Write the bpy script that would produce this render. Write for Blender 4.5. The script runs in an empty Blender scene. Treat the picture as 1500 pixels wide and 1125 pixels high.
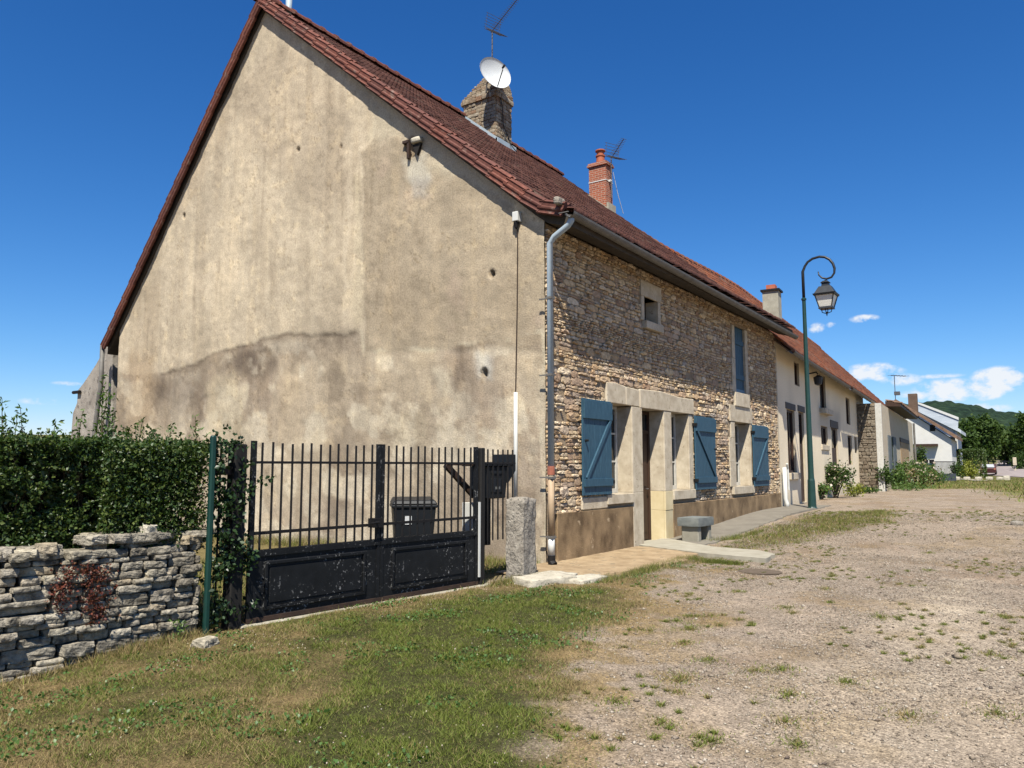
import bpy, bmesh, math, random
import numpy as np
from mathutils import Vector, Matrix
random.seed(7); RNG = np.random.default_rng(11)
SC = bpy.context.scene
COL = SC.collection
R = math.radians

# ------------------------------------------------------------------ survey of the place (camera station and sight lines)
FPX = 1135.0; CX, CY = 750.0, 562.5
PITCH = math.atan((683.0-CY)/FPX); YAW = math.atan((1540.0-CX)/math.hypot(FPX, 683.0-CY))
FW = np.array([math.cos(YAW)*math.cos(PITCH), math.sin(YAW)*math.cos(PITCH), math.sin(PITCH)])
RT = np.array([math.sin(YAW), -math.cos(YAW), 0.0]); UP = np.cross(RT, FW)
EYE = np.array([-10.190, -6.4205, 1.5])
def sight(px, py): return FW + RT*(px-CX)/FPX - UP*(py-CY)/FPX
def onz(px, py, z=0.0):
    d = sight(px, py); return EYE + d*((z-EYE[2])/d[2])
def ony(px, py, y=0.0):
    d = sight(px, py); return EYE + d*((y-EYE[1])/d[1])
def onx(px, py, x=0.0):
    d = sight(px, py); return EYE + d*((x-EYE[0])/d[0])
def onpl(px, py, P, n):
    d = sight(px, py); return EYE + d*(((np.array(P)-EYE)@n)/(d@n))
def sstep(a, b, x):
    t = np.clip((x-a)/(b-a), 0, 1); return t*t*(3-2*t)

# ------------------------------------------------------------------ noise
def _h(i, j, k, s):
    n = (i*374761393 + j*668265263 + k*2147483647 + s*974711) & 0xffffffff
    n = ((n ^ (n >> 13))*1274126177) & 0xffffffff
    n = ((n ^ (n >> 16))*2246822519) & 0xffffffff
    return ((n ^ (n >> 15)) & 0xffffff)/float(0xffffff)
def vnoise(p, s=0):
    p = np.asarray(p, dtype=np.float64)
    f = np.floor(p); i = f.astype(np.int64); t = p-f; t = t*t*(3-2*t)
    r = 0
    for a in (0, 1):
        for b in (0, 1):
            for c in (0, 1):
                w = (t[..., 0] if a else 1-t[..., 0])*(t[..., 1] if b else 1-t[..., 1])*(t[..., 2] if c else 1-t[..., 2])
                r = r + w*_h(i[..., 0]+a, i[..., 1]+b, i[..., 2]+c, s)
    return r
def fbm(p, o=4, s=0):
    p = np.asarray(p, dtype=np.float64); a = 0.5; r = 0; tot = 0
    for k in range(o):
        r = r + a*vnoise(p*(2.03**k)+k*17.3, s+k); tot += a; a *= 0.52
    return r/tot
def fbm2(x, y, sc, o=4, s=0):
    return fbm(np.stack([x*sc, y*sc, np.zeros_like(x)+s*3.7], -1), o, s)

# ------------------------------------------------------------------ materials
MATS = {}
class NB:
    def __init__(self, name):
        self.m = bpy.data.materials.new(name); self.m.use_nodes = True
        self.t = self.m.node_tree; self.t.nodes.clear()
        self.out = self.n('ShaderNodeOutputMaterial'); self.b = self.n('ShaderNodeBsdfPrincipled')
        self.l(self.b.outputs[0], self.out.inputs[0]); self._tc = None
    def n(self, ty, **kw):
        nd = self.t.nodes.new(ty)
        for k, v in kw.items(): setattr(nd, k, v)
        return nd
    def l(self, a, b): self.t.links.new(a, b)
    def co(self, gen='Object'):
        if not self._tc: self._tc = self.n('ShaderNodeTexCoord')
        return self._tc.outputs[gen]
    def noise(self, scale, detail=4, rough=.6, stretch=None):
        nd = self.n('ShaderNodeTexNoise'); nd.inputs['Scale'].default_value = scale
        nd.inputs['Detail'].default_value = detail; nd.inputs['Roughness'].default_value = rough
        src = self.co()
        if stretch:
            mp = self.n('ShaderNodeMapping'); mp.inputs['Scale'].default_value = stretch; self.l(src, mp.inputs[0]); src = mp.outputs[0]
        self.l(src, nd.inputs['Vector']); return nd.outputs[0]
    def ramp(self, fac, stops):
        r = self.n('ShaderNodeValToRGB'); cr = r.color_ramp
        while len(cr.elements) > 1: cr.elements.remove(cr.elements[-1])
        for i, (p, c) in enumerate(stops):
            e = cr.elements[0] if i == 0 else cr.elements.new(p)
            e.position = p; e.color = (*c, 1) if len(c) == 3 else c
        self.l(fac, r.inputs[0]); return r.outputs[0]
    def mix(self, a, b, fac, mode='MIX'):
        m = self.n('ShaderNodeMix', data_type='RGBA', blend_type=mode)
        for s, v in ((m.inputs[0], fac), (m.inputs[6], a), (m.inputs[7], b)):
            if hasattr(v, 'is_linked') or isinstance(v, bpy.types.NodeSocket): self.l(v, s)
            elif isinstance(v, (int, float)): s.default_value = v
            else: s.default_value = (*v, 1)
        return m.outputs[2]
    def island(self): return self.n('ShaderNodeNewGeometry').outputs['Random Per Island']
    def attr(self, name='Col'):
        a = self.n('ShaderNodeVertexColor', layer_name=name); return a.outputs[0]
    def bump(self, h, strength=.5, dist=.02, prev=None):
        b = self.n('ShaderNodeBump'); b.inputs['Strength'].default_value = strength; b.inputs['Distance'].default_value = dist
        self.l(h, b.inputs['Height'])
        if prev: self.l(prev, b.inputs['Normal'])
        return b.outputs[0]
    def fin(self, col=None, rough=.8, nrm=None, metal=0, spec=.3, alb=.76):
        if isinstance(col, bpy.types.NodeSocket) and alb != 1: col = self.mix(col, (alb,)*3, 1.0, 'MULTIPLY')
        if col is not None:
            if isinstance(col, bpy.types.NodeSocket): self.l(col, self.b.inputs['Base Color'])
            else: self.b.inputs['Base Color'].default_value = (*col, 1)
        self.b.inputs['Roughness'].default_value = rough; self.b.inputs['Metallic'].default_value = metal
        self.b.inputs['Specular IOR Level'].default_value = spec
        if nrm: self.l(nrm, self.b.inputs['Normal'])
        MATS[self.m.name] = self.m; return self.m

def noisy(name, c1, c2, scale=6, rough=.8, bs=40, bstr=.4, bd=.01, spec=.3, metal=0, spots=None, stretch=None, detail=5, clus=None):
    k = NB(name); n1 = k.noise(scale, detail, .62, stretch); c = k.ramp(n1, [(.3, c1), (.7, c2)])
    if spots:
        sc, th, cs = spots; n3 = k.noise(sc, 3, .6); f = k.ramp(n3, [(th, (0, 0, 0)), (th+.05, (1, 1, 1))])
        if clus: f = k.mix(f, k.ramp(k.noise(clus, 3), [(.46, (0, 0, 0)), (.62, (1, 1, 1))]), 1.0, 'MULTIPLY')
        c = k.mix(c, cs, f)
    return k.fin(c, rough, k.bump(k.noise(bs, 4), bstr, bd), metal, spec)
def islandmat(name, cols, rough=.85, bs=25, bstr=.5, bd=.015, nscale=9, nlo=.55, nhi=1.25, spec=.2, patch=None, alb=.76):
    k = NB(name); c = k.ramp(k.island(), [(i/(len(cols)-1), cc) for i, cc in enumerate(cols)])
    v = k.ramp(k.noise(nscale, 5, .65), [(.3, (nlo,)*3), (.7, (nhi,)*3)])
    c = k.mix(c, v, 1.0, 'MULTIPLY')
    if patch:
        sc, cs, a, b = patch; f = k.ramp(k.noise(sc, 4), [(a, (0, 0, 0)), (b, (1, 1, 1))]); c = k.mix(c, cs, f)
    return k.fin(c, rough, k.bump(k.noise(bs, 5), bstr, bd), 0, spec, alb)

def attrmat(name, scale=30, lo=.8, hi=1.2, rough=.9, bs=60, bstr=.4, bd=.01, spec=.15):
    k = NB(name); v = k.ramp(k.noise(scale, 5, .7), [(.3, (lo,)*3), (.7, (hi,)*3)])
    return k.fin(k.mix(k.attr(), v, 1.0, 'MULTIPLY'), rough, k.bump(k.noise(bs, 4), bstr, bd), 0, spec)

M_PLASTER = attrmat('aged_plaster', 34, .74, 1.24, .92, 45, .6, .012)
M_RUBBLE = islandmat('rubble_stone', [(.36, .25, .14), (.58, .45, .28), (.44, .29, .155), (.68, .56, .39), (.46, .36, .26), (.33, .22, .14), (.54, .41, .25), (.40, .34, .27), (.30, .19, .115)], nscale=16, bs=45, bstr=.8, patch=(.9, (.40, .29, .20), .52, .70), alb=1.0)
M_MORTAR = noisy('lime_mortar', (.27, .20, .125), (.44, .34, .23), 9, .95, 60, .9, .025)
M_QUOIN = noisy('dressed_limestone', (.46, .38, .27), (.70, .61, .46), 5, .85, 70, .7, .012, spots=(14, .64, (.36, .29, .20)))
M_QUOINY = noisy('ochre_limestone', (.62, .50, .28), (.76, .64, .40), 3, .85, 60, .5, .008)
M_PLINTH = noisy('stained_cement_render', (.10, .062, .030), (.40, .275, .15), 2.6, .9, 50, .8, .014, stretch=(1, 1, .75), spots=(6, .66, (.45, .34, .21)))
M_BLUE = noisy('faded_blue_paint', (.019, .060, .098), (.050, .118, .170), 10, .55, 60, .25, .003, stretch=(6, 6, .8))
M_BLUE2 = noisy('pale_blue_paint', (.12, .22, .29), (.18, .29, .36), 8, .55, 60, .25, .003)
M_DARKWOOD = noisy('dark_brown_wood', (.035, .018, .011), (.07, .035, .02), 6, .6, 40, .3, .004, stretch=(8, 8, .6))
M_WHITEP = noisy('old_white_paint', (.50, .48, .42), (.66, .64, .58), 10, .6, 40, .2, .003)
M_ZINC = noisy('zinc', (.33, .41, .46), (.42, .49, .54), 6, .5, 30, .15, .003, .4, 0)
M_ZINCD = noisy('dull_zinc', (.11, .10, .09), (.19, .18, .16), 5, .6, 30, .2, .004)
M_PIPE = noisy('buff_painted_pipe', (.40, .28, .17), (.50, .37, .235), 5, .6, 30, .15, .003)
M_PIPER = noisy('red_oxide_collar', (.32, .10, .06), (.40, .15, .09), 9, .7)
M_WPVC = noisy('white_plastic', (.60, .60, .56), (.70, .70, .66), 4, .45, 20, .05, .001)
M_TILE = islandmat('brown_clay_tile', [(.075, .030, .021), (.105, .042, .029), (.085, .035, .027), (.125, .055, .039), (.068, .031, .025)], .8, 30, .4, .006, 5, .7, 1.25, patch=(2.2, (.115, .083, .06), .60, .74))
M_VERGE = islandmat('red_verge_tile', [(.135, .046, .032), (.185, .066, .045), (.11, .042, .032), (.16, .062, .047)], .75, 40, .3, .005, 12, .65, 1.25, patch=(7, (.22, .15, .12), .58, .74))
M_TILEO = islandmat('orange_clay_tile', [(.25, .075, .036), (.31, .105, .048), (.17, .060, .036), (.27, .12, .066), (.22, .085, .055)], .8, 30, .4, .01, 4, .6, 1.25, patch=(1.5, (.22, .16, .12), .56, .72))
M_TILEB = islandmat('weathered_brown_tile', [(.17, .105, .07), (.22, .14, .095), (.26, .15, .10)], .85, 30, .4, .01, 3)
M_BRICK = None
M_CHROCK = islandmat('chimney_stone', [(.30, .24, .17), (.42, .36, .27), (.24, .17, .11), (.36, .29, .20), (.26, .15, .09)], .9, 40, .6, .01, 16)
M_CREAM = attrmat('cream_render', 22, .88, 1.1, .9, 50, .4, .008)
M_IRON = noisy('chipped_black_iron', (.004, .0045, .005), (.010, .011, .013), 7, .6, 25, .3, .004, .25, 0, spots=(34, .60, (.22, .22, .215)), clus=3.2)
M_IRONB = noisy('black_iron_bars', (.005, .005, .006), (.014, .012, .011), 9, .6, 25, .2, .003, .25)
M_RUSTY = noisy('rusty_brown_iron', (.030, .018, .013), (.060, .034, .022), 9, .7)
M_BLACKPOST = noisy('black_tarred_post', (.006, .0055, .005), (.018, .016, .014), 6, .7, 30, .5, .006, stretch=(5, 5, .5))
M_GREENP = noisy('dark_green_paint', (.004, .034, .026), (.007, .046, .035), 6, .45, 30, .05, .002, .4)
M_LAMPG = noisy('lamp_green_paint', (.010, .040, .034), (.016, .055, .046), 5, .4, 30, .05, .002, .45)
M_LAMPD = noisy('lamp_dark_iron', (.012, .014, .018), (.025, .03, .034), 9, .45, 30, .1, .002, .4)
M_DRYST = islandmat('drystone_limestone', [(.30, .268, .21), (.45, .405, .32), (.23, .203, .158), (.50, .445, .335), (.37, .335, .275), (.45, .365, .245)], .95, 20, 1.0, .035, 14, .42, 1.35, patch=(9, (.085, .078, .065), .54, .68))
M_PALEST = noisy('pale_limestone', (.40, .36, .28), (.60, .55, .44), 8, .9, 40, .8, .015, spots=(13, .62, (.24, .21, .16)))
M_CONC = noisy('pale_concrete', (.32, .29, .22), (.42, .39, .31), 4, .9, 60, .5, .006, spots=(9, .66, (.34, .30, .22)))
M_PAVEO = noisy('ochre_concrete', (.26, .18, .098), (.47, .35, .21), 3.5, .9, 60, .7, .012, spots=(7, .60, (.24, .185, .115)))
M_PAVEG = noisy('grey_pavement', (.17, .15, .12), (.25, .225, .18), 2.5, .9, 60, .6, .008, spots=(5, .64, (.18, .155, .12)))
M_OLDPOST = noisy('pitted_stone', (.20, .175, .145), (.40, .36, .30), 11, .95, 22, 1.0, .03, spots=(26, .60, (.13, .12, .10)))
M_BENCH = noisy('lichened_bench_stone', (.13, .145, .14), (.21, .22, .205), 6, .9, 50, .5, .008)
M_BENCHL = noisy('bench_leg_stone', (.25, .23, .18), (.33, .31, .25), 6, .9, 50, .5, .008)
M_BIN = noisy('grey_bin_plastic', (.008, .010, .012), (.013, .015, .018), 5, .5, 30, .08, .002)
M_BINL = noisy('black_box_metal', (.010, .011, .012), (.016, .017, .018), 5, .45, 30, .08, .002)
M_LABEL = noisy('white_sticker', (.55, .57, .56), (.75, .76, .75), 60, .5)
M_DISH = noisy('white_dish_enamel', (.58, .60, .60), (.64, .66, .66), 3, .35)
M_METAL = noisy('aerial_aluminium', (.10, .095, .09), (.16, .15, .15), 9, .5, 30, .1, .002, .5, .5)
M_FROST = noisy('frosted_white_glass', (.80, .78, .68), (.86, .84, .75), 3, .3)
M_STEM = noisy('woody_stem', (.07, .05, .03), (.12, .09, .05), 9, .9)
M_TRUNK = noisy('tree_bark', (.05, .035, .022), (.10, .075, .05), 9, .95, 20, .8, .03)
def glassmat(name, c=(.012, .014, .016)):
    k = NB(name); return k.fin(c, .08, None, 0, .6)
M_GLASS = glassmat('dark_window_glass')
M_DARK = noisy('dark_interior_and_shadow', (.012, .010, .009), (.02, .017, .014), 3, .9)
def leafmat(name, cols, transl=.35, rough=.45, spec=.35):
    k = NB(name); c = k.ramp(k.island(), [(i/(len(cols)-1), cc) for i, cc in enumerate(cols)])
    k.fin(c, rough, None, 0, spec, 1)
    tr = k.n('ShaderNodeBsdfTranslucent'); mx = k.n('ShaderNodeMixShader'); mx.inputs[0].default_value = transl
    k.l(k.mix(c, (1.3, 1.5, .5), 1.0, 'MULTIPLY'), tr.inputs[0]); k.l(k.b.outputs[0], mx.inputs[1]); k.l(tr.outputs[0], mx.inputs[2]); k.l(mx.outputs[0], k.out.inputs[0])
    return k.m
M_HEDGE = leafmat('hedge_leaf', [(.022, .044, .012), (.038, .072, .018), (.030, .058, .016), (.095, .12, .028), (.024, .048, .014), (.065, .095, .022)], .25, .42, .35)
M_IVY = leafmat('ivy_leaf', [(.012, .026, .010), (.022, .045, .014), (.03, .06, .02)], .2, .4)
M_REDLEAF = leafmat('red_creeper_leaf', [(.10, .030, .020), (.16, .050, .030), (.075, .022, .018), (.13, .065, .03)], .25)
M_LEAF = leafmat('tree_leaf', [(.028, .052, .014), (.044, .078, .02), (.068, .105, .028), (.034, .062, .017)], .28, .6, .15)
M_LEAFL = leafmat('light_shrub_leaf', [(.05, .095, .022), (.075, .13, .03), (.10, .15, .035)], .3)
M_LEAFY = leafmat('yellow_shrub_leaf', [(.17, .19, .025), (.22, .22, .035), (.12, .15, .025)], .3)
M_LEAFC = leafmat('clipped_hedge_leaf', [(.035, .060, .012), (.05, .08, .016), (.06, .088, .02)], .25)
M_FLOWER = leafmat('pale_flower', [(.34, .28, .22), (.42, .36, .30), (.30, .22, .18)], .2)
M_GRASS = None

def mk_brick():
    k = NB('orange_brick'); b = k.n('ShaderNodeTexBrick'); b.inputs['Scale'].default_value = 1
    b.inputs['Color1'].default_value = (.42, .115, .055, 1); b.inputs['Color2'].default_value = (.30, .08, .045, 1); b.inputs['Mortar'].default_value = (.42, .33, .25, 1)
    b.inputs['Mortar Size'].default_value = .008; b.inputs['Brick Width'].default_value = .22; b.inputs['Row Height'].default_value = .07
    sx = k.n('ShaderNodeSeparateXYZ'); k.l(k.co(), sx.inputs[0]); ad = k.n('ShaderNodeMath', operation='ADD'); k.l(sx.outputs[0], ad.inputs[0]); k.l(sx.outputs[1], ad.inputs[1])
    cb = k.n('ShaderNodeCombineXYZ'); k.l(ad.outputs[0], cb.inputs[0]); k.l(sx.outputs[2], cb.inputs[1]); k.l(cb.outputs[0], b.inputs['Vector'])
    v = k.ramp(k.noise(20, 4), [(.3, (.7,)*3), (.7, (1.2,)*3)])
    return k.fin(k.mix(b.outputs[0], v, 1.0, 'MULTIPLY'), .85, k.bump(k.noise(60, 4), .4, .006))
M_BRICK = mk_brick()

# ------------------------------------------------------------------ mesh helpers
class MB:
    def __init__(self): self.v = []; self.f = []; self.mi = []; self.m = 0
    def add(self, vs, fs, m=None):
        o = len(self.v); self.v.extend([tuple(p) for p in vs])
        for f in fs: self.f.append([i+o for i in f]); self.mi.append(self.m if m is None else m)
    def box(self, x0, x1, y0, y1, z0, z1, m=None):
        vs = [(x0, y0, z0), (x1, y0, z0), (x1, y1, z0), (x0, y1, z0), (x0, y0, z1), (x1, y0, z1), (x1, y1, z1), (x0, y1, z1)]
        self.add(vs, [(0, 3, 2, 1), (4, 5, 6, 7), (0, 1, 5, 4), (1, 2, 6, 5), (2, 3, 7, 6), (3, 0, 4, 7)], m)
    def prism(self, pts, off, m=None):
        n = len(pts); a = [tuple(p) for p in pts]; b = [tuple(np.array(p)+np.array(off)) for p in pts]
        self.add(a+b, [list(range(n))[::-1], [n+i for i in range(n)]]+[(i, (i+1) % n, n+(i+1) % n, n+i) for i in range(n)], m)
    def bar(self, p, q, w, h=None, m=None, up=(0, 0, 1)):
        h = h or w; p = np.array(p, float); q = np.array(q, float); d = (q-p); d /= np.linalg.norm(d)
        u = np.array(up, float)
        if abs(d@u) > .95: u = np.array([1., 0, 0])
        a = np.cross(d, u); a /= np.linalg.norm(a); b = np.cross(a, d)
        vs = [c+a*sx*w/2+b*sy*h/2 for c in (p, q) for sx, sy in ((-1, -1), (1, -1), (1, 1), (-1, 1))]
        self.add(vs, [(3, 2, 1, 0), (4, 5, 6, 7)]+[(i, (i+1) % 4, 4+(i+1) % 4, 4+i) for i in range(4)], m)
    def tube(self, pts, r, n=10, m=None, cap=True):
        pts = [np.array(p, float) for p in pts]; rs = r if hasattr(r, '__len__') else [r]*len(pts)
        o = len(self.v); prev = None
        for i, p in enumerate(pts):
            d = pts[min(i+1, len(pts)-1)]-pts[max(i-1, 0)]; d /= np.linalg.norm(d)
            if prev is None: a = np.cross(d, (0, 0, 1) if abs(d[2]) < .9 else (1, 0, 0))
            else: a = prev-d*(prev@d)
            a /= np.linalg.norm(a); prev = a; b = np.cross(d, a)
            for k in range(n):
                t = 2*math.pi*k/n; self.v.append(tuple(p+(a*math.cos(t)+b*math.sin(t))*rs[i]))
        for i in range(len(pts)-1):
            for k in range(n):
                self.f.append([o+i*n+k, o+i*n+(k+1) % n, o+(i+1)*n+(k+1) % n, o+(i+1)*n+k]); self.mi.append(self.m if m is None else m)
        if cap:
            self.f.append([o+k for k in range(n)][::-1]); self.mi.append(self.m if m is None else m)
            e = o+(len(pts)-1)*n; self.f.append([e+k for k in range(n)]); self.mi.append(self.m if m is None else m)
    def lathe(self, prof, c, n=16, m=None):
        self.tube([(c[0], c[1], c[2]+z+i*1e-6) for i, (r_, z) in enumerate(prof)], [max(r_, 1e-4) for r_, z in prof], n, m)
    def build(self, name, mat, parent=None, smooth=False, bevel=0, loc=None, rz=0):
        me = bpy.data.meshes.new(name); me.from_pydata(self.v, [], self.f)
        mats = mat if isinstance(mat, (list, tuple)) else [mat]
        for q in mats: me.materials.append(q)
        if len(mats) > 1: me.polygons.foreach_set('material_index', self.mi)
        if bevel:
            bm = bmesh.new(); bm.from_mesh(me); bmesh.ops.remove_doubles(bm, verts=bm.verts, dist=1e-6)
            bmesh.ops.bevel(bm, geom=bm.edges[:], offset=bevel, segments=1, affect='EDGES', clamp_overlap=True); bm.to_mesh(me); bm.free()
        if smooth: me.polygons.foreach_set('use_smooth', [True]*len(me.polygons))
        me.update(); return link(name, me, parent, loc, rz)
def link(name, me, parent=None, loc=None, rz=0):
    o = bpy.data.objects.new(name, me); COL.objects.link(o)
    if parent: o.parent = parent
    if loc is not None: o.location = loc
    if rz: o.rotation_euler.z = rz
    return o
def npmesh(name, V, Fq, mats, parent=None, col=None, mi=None, smooth=False):
    V = np.asarray(V, np.float32); Fq = np.asarray(Fq, np.int32); k = Fq.shape[1]
    me = bpy.data.meshes.new(name); me.vertices.add(len(V)); me.vertices.foreach_set('co', V.ravel())
    me.loops.add(Fq.size); me.loops.foreach_set('vertex_index', Fq.ravel())
    me.polygons.add(len(Fq)); me.polygons.foreach_set('loop_start', np.arange(0, Fq.size, k, dtype=np.int32)); me.polygons.foreach_set('loop_total', np.full(len(Fq), k, np.int32))
    for q in (mats if isinstance(mats, (list, tuple)) else [mats]): me.materials.append(q)
    if mi is not None: me.polygons.foreach_set('material_index', np.asarray(mi, np.int32))
    if smooth: me.polygons.foreach_set('use_smooth', np.ones(len(Fq), bool))
    me.update(calc_edges=True)
    if col is not None:
        ca = me.color_attributes.new('Col', 'FLOAT_COLOR', 'POINT'); c4 = np.ones((len(V), 4), np.float32); c4[:, :3] = col; ca.data.foreach_set('color', c4.ravel())
    return link(name, me, parent)
def tag(o, label=None, cat=None, group=None, kind=None):
    for k, v in (('label', label), ('category', cat), ('group', group), ('kind', kind)):
        if v: o[k] = v
    return o
def empty(name, loc=(0, 0, 0), rz=0, label=None, cat=None, group=None):
    o = bpy.data.objects.new(name, None); COL.objects.link(o); o.location = loc; o.rotation_euler.z = rz; o.empty_display_size = .2
    return tag(o, label, cat, group)
def copy_tree(o, parent=None):
    c = o.copy(); COL.objects.link(c); c.parent = parent
    for ch in list(o.children): copy_tree(ch, c)
    return c
def rock(mb, cx, cy, cz, lx, ly, lz, m=None, rz=0, rough=.12, sub=2, seed=None, rnd=.13, fine=0.0):
    """irregular quarried block: a subdivided box pulled in at its corners and roughened"""
    bm = bmesh.new(); bmesh.ops.create_cube(bm, size=1.0)
    bmesh.ops.subdivide_edges(bm, edges=bm.edges[:], cuts=sub, use_grid_fill=True)
    sd = random.random()*100
    P = np.array([v.co[:] for v in bm.verts]); q = P*2
    rr = np.linalg.norm(q, axis=1)
    P = P*(1-rnd*np.clip(rr-1.15, 0, 1)[:, None]/.6)
    P = P*np.array([lx, ly, lz]); mn = (min(lx, ly, lz)*max(lx, ly, lz))**.5; Q = P/mn
    nz = np.stack([fbm(Q*2.4+sd, 3, 1), fbm(Q*2.4+sd+9, 3, 2), fbm(Q*2.4+sd+23, 3, 3)], -1)-.5
    if fine: nz = nz+(np.stack([fbm(Q*7+sd, 2, 4), fbm(Q*7+sd+5, 2, 5), fbm(Q*7+sd+11, 2, 6)], -1)-.5)*fine
    P = P+nz*rough*2*min(lx, ly, lz)*np.array([.9, 1.1, .75]); c, s = math.cos(rz), math.sin(rz)
    V = np.stack([P[:, 0]*c-P[:, 1]*s+cx, P[:, 0]*s+P[:, 1]*c+cy, P[:, 2]+cz], -1)
    bm.verts.ensure_lookup_table(); mb.add(V, [[v.index for v in f.verts] for f in bm.faces], m); bm.free()

def leaf_mesh(P, size, up=.3, asp=.62, fold=.25):
    """one small folded leaf (two triangles sharing the midrib) at each point"""
    N = len(P); size = np.broadcast_to(size, (N,))
    d = RNG.normal(size=(N, 3)); d[:, 2] += up*.5; d /= np.linalg.norm(d, axis=1)[:, None]
    n = RNG.normal(size=(N, 3)); n[:, 2] += up*2
    a = np.cross(d, n); a /= np.linalg.norm(a, axis=1)[:, None]; nn = np.cross(a, d)
    s = size[:, None]
    V = np.stack([P, P+d*s*.5+a*s*asp*.5+nn*s*fold*.5, P+d*s, P+d*s*.5-a*s*asp*.5+nn*s*fold*.5], 1).reshape(-1, 3)
    i = np.arange(N)*4; F = np.concatenate([np.stack([i, i+1, i+2], -1), np.stack([i, i+2, i+3], -1)], 0)
    return V, F
def leaves(name, P, size, mat, parent=None, **kw):
    V, F = leaf_mesh(np.asarray(P), size, **kw); return npmesh(name, V, F, mat, parent)

# ------------------------------------------------------------------ light, sky, camera
SUNV = np.array([-1.25, -.72, 2.2]); SUNV /= np.linalg.norm(SUNV)
EL = math.asin(SUNV[2]); AZ = math.atan2(SUNV[0], SUNV[1])
sun = bpy.data.lights.new('sun', 'SUN'); sun.energy = 5.0; sun.angle = R(.53); sun.color = (1.0, .945, .84)
so = bpy.data.objects.new('sun', sun); COL.objects.link(so); so.location = (-20, -10, 40)
so.rotation_euler = Vector(SUNV).to_track_quat('Z', 'Y').to_euler()
W = bpy.data.worlds.new('World'); SC.world = W; W.use_nodes = True
t = W.node_tree; t.nodes.clear()
def wn(ty, **kw):
    n = t.nodes.new(ty)
    for k, v in kw.items(): setattr(n, k, v)
    return n
wout = wn('ShaderNodeOutputWorld'); bg = wn('ShaderNodeBackground'); sky = wn('ShaderNodeTexSky')
sky.sky_type = 'NISHITA'; sky.sun_disc = False; sky.sun_elevation = EL; sky.sun_rotation = AZ; sky.air_density = 1.0; sky.dust_density = 0.0; sky.ozone_density = 1.0; sky.altitude = 0
bg.inputs[1].default_value = .051
# deep clear-weather blue: the sky's own colour, channel by channel
sp_ = wn('ShaderNodeSeparateColor'); cb_ = wn('ShaderNodeCombineColor'); t.links.new(sky.outputs[0], sp_.inputs[0]); t.links.new(cb_.outputs[0], bg.inputs[0])
for i_, (g_, k_) in enumerate(((1.71, 1.06), (1.23, 1.07), (1.04, 1.415))):
    p_ = wn('ShaderNodeMath', operation='POWER'); m1_ = wn('ShaderNodeMath', operation='MULTIPLY'); m2_ = wn('ShaderNodeMath', operation='MULTIPLY')
    t.links.new(sp_.outputs[i_], m1_.inputs[0]); m1_.inputs[1].default_value = .1; t.links.new(m1_.outputs[0], p_.inputs[0]); p_.inputs[1].default_value = g_
    t.links.new(p_.outputs[0], m2_.inputs[0]); m2_.inputs[1].default_value = k_*10; t.links.new(m2_.outputs[0], cb_.inputs[i_])
tc = wn('ShaderNodeTexCoord')
def vm(op, a, b=None):
    n = wn('ShaderNodeVectorMath', operation=op)
    for i, v in enumerate((a, b)):
        if v is None: continue
        if isinstance(v, bpy.types.NodeSocket): t.links.new(v, n.inputs[i])
        else: n.inputs[i].default_value = v
    return n
def mt(op, a, b=None, c=None, clamp=False):
    n = wn('ShaderNodeMath', operation=op, use_clamp=clamp)
    for i, v in enumerate((a, b, c)):
        if v is None: continue
        if isinstance(v, bpy.types.NodeSocket): t.links.new(v, n.inputs[i])
        else: n.inputs[i].default_value = v
    return n.outputs[0]
D = tc.outputs['Generated']
nz = wn('ShaderNodeTexNoise'); nz.inputs['Scale'].default_value = 52; nz.inputs['Detail'].default_value = 7; nz.inputs['Roughness'].default_value = .58
mpn = wn('ShaderNodeMapping'); mpn.inputs['Scale'].default_value = (1, 1, 1.5); t.links.new(D, mpn.inputs[0]); t.links.new(mpn.outputs[0], nz.inputs['Vector'])
cloud = None
for (px, py, sx, sy, amp) in ((1278, 545, 40, 13, .62), (1320, 556, 30, 10, .5), (1390, 572, 40, 15, .72), (1350, 578, 30, 8, .55), (1462, 556, 27, 15, .85), (1442, 574, 26, 11, .7), (1440, 598, 40, 8, .45), (1266, 467, 22, 7, .5), (1196, 480, 14, 9, .5), (1218, 476, 10, 6, .4), (1375, 551, 40, 5, .36), (60, 588, 40, 7, .3), (100, 562, 30, 5, .28)):
    d = sight(px, py); d /= np.linalg.norm(d); a = np.cross(d, (0, 0, 1)); a /= np.linalg.norm(a); b = np.cross(a, d)
    u = vm('DOT_PRODUCT', D, tuple(a)).outputs['Value']; v = vm('DOT_PRODUCT', D, tuple(b)).outputs['Value']; w = vm('DOT_PRODUCT', D, tuple(d)).outputs['Value']
    u = mt('MULTIPLY', u, FPX/sx); v = mt('MULTIPLY', v, FPX/sy)
    q = mt('SUBTRACT', amp, mt('MULTIPLY', mt('ADD', mt('MULTIPLY', u, u), mt('MULTIPLY', v, v)), .55))
    q = mt('MULTIPLY', q, mt('GREATER_THAN', w, .2)); q = mt('MAXIMUM', q, 0.0)
    cloud = q if cloud is None else mt('MAXIMUM', cloud, q)
f = mt('ADD', cloud, mt('MULTIPLY', mt('SUBTRACT', nz.outputs[0], .5), 3.0))
f = mt('MULTIPLY', f, mt('MULTIPLY', cloud, 3.0, clamp=True))
f = mt('MULTIPLY', mt('SMOOTH_MIN', mt('MULTIPLY', f, 1.5, clamp=True), 1.0, .1), .94, clamp=True)
bg2 = wn('ShaderNodeBackground'); bg2.inputs[0].default_value = (.93, .96, 1.0, 1); bg2.inputs[1].default_value = .50
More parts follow.
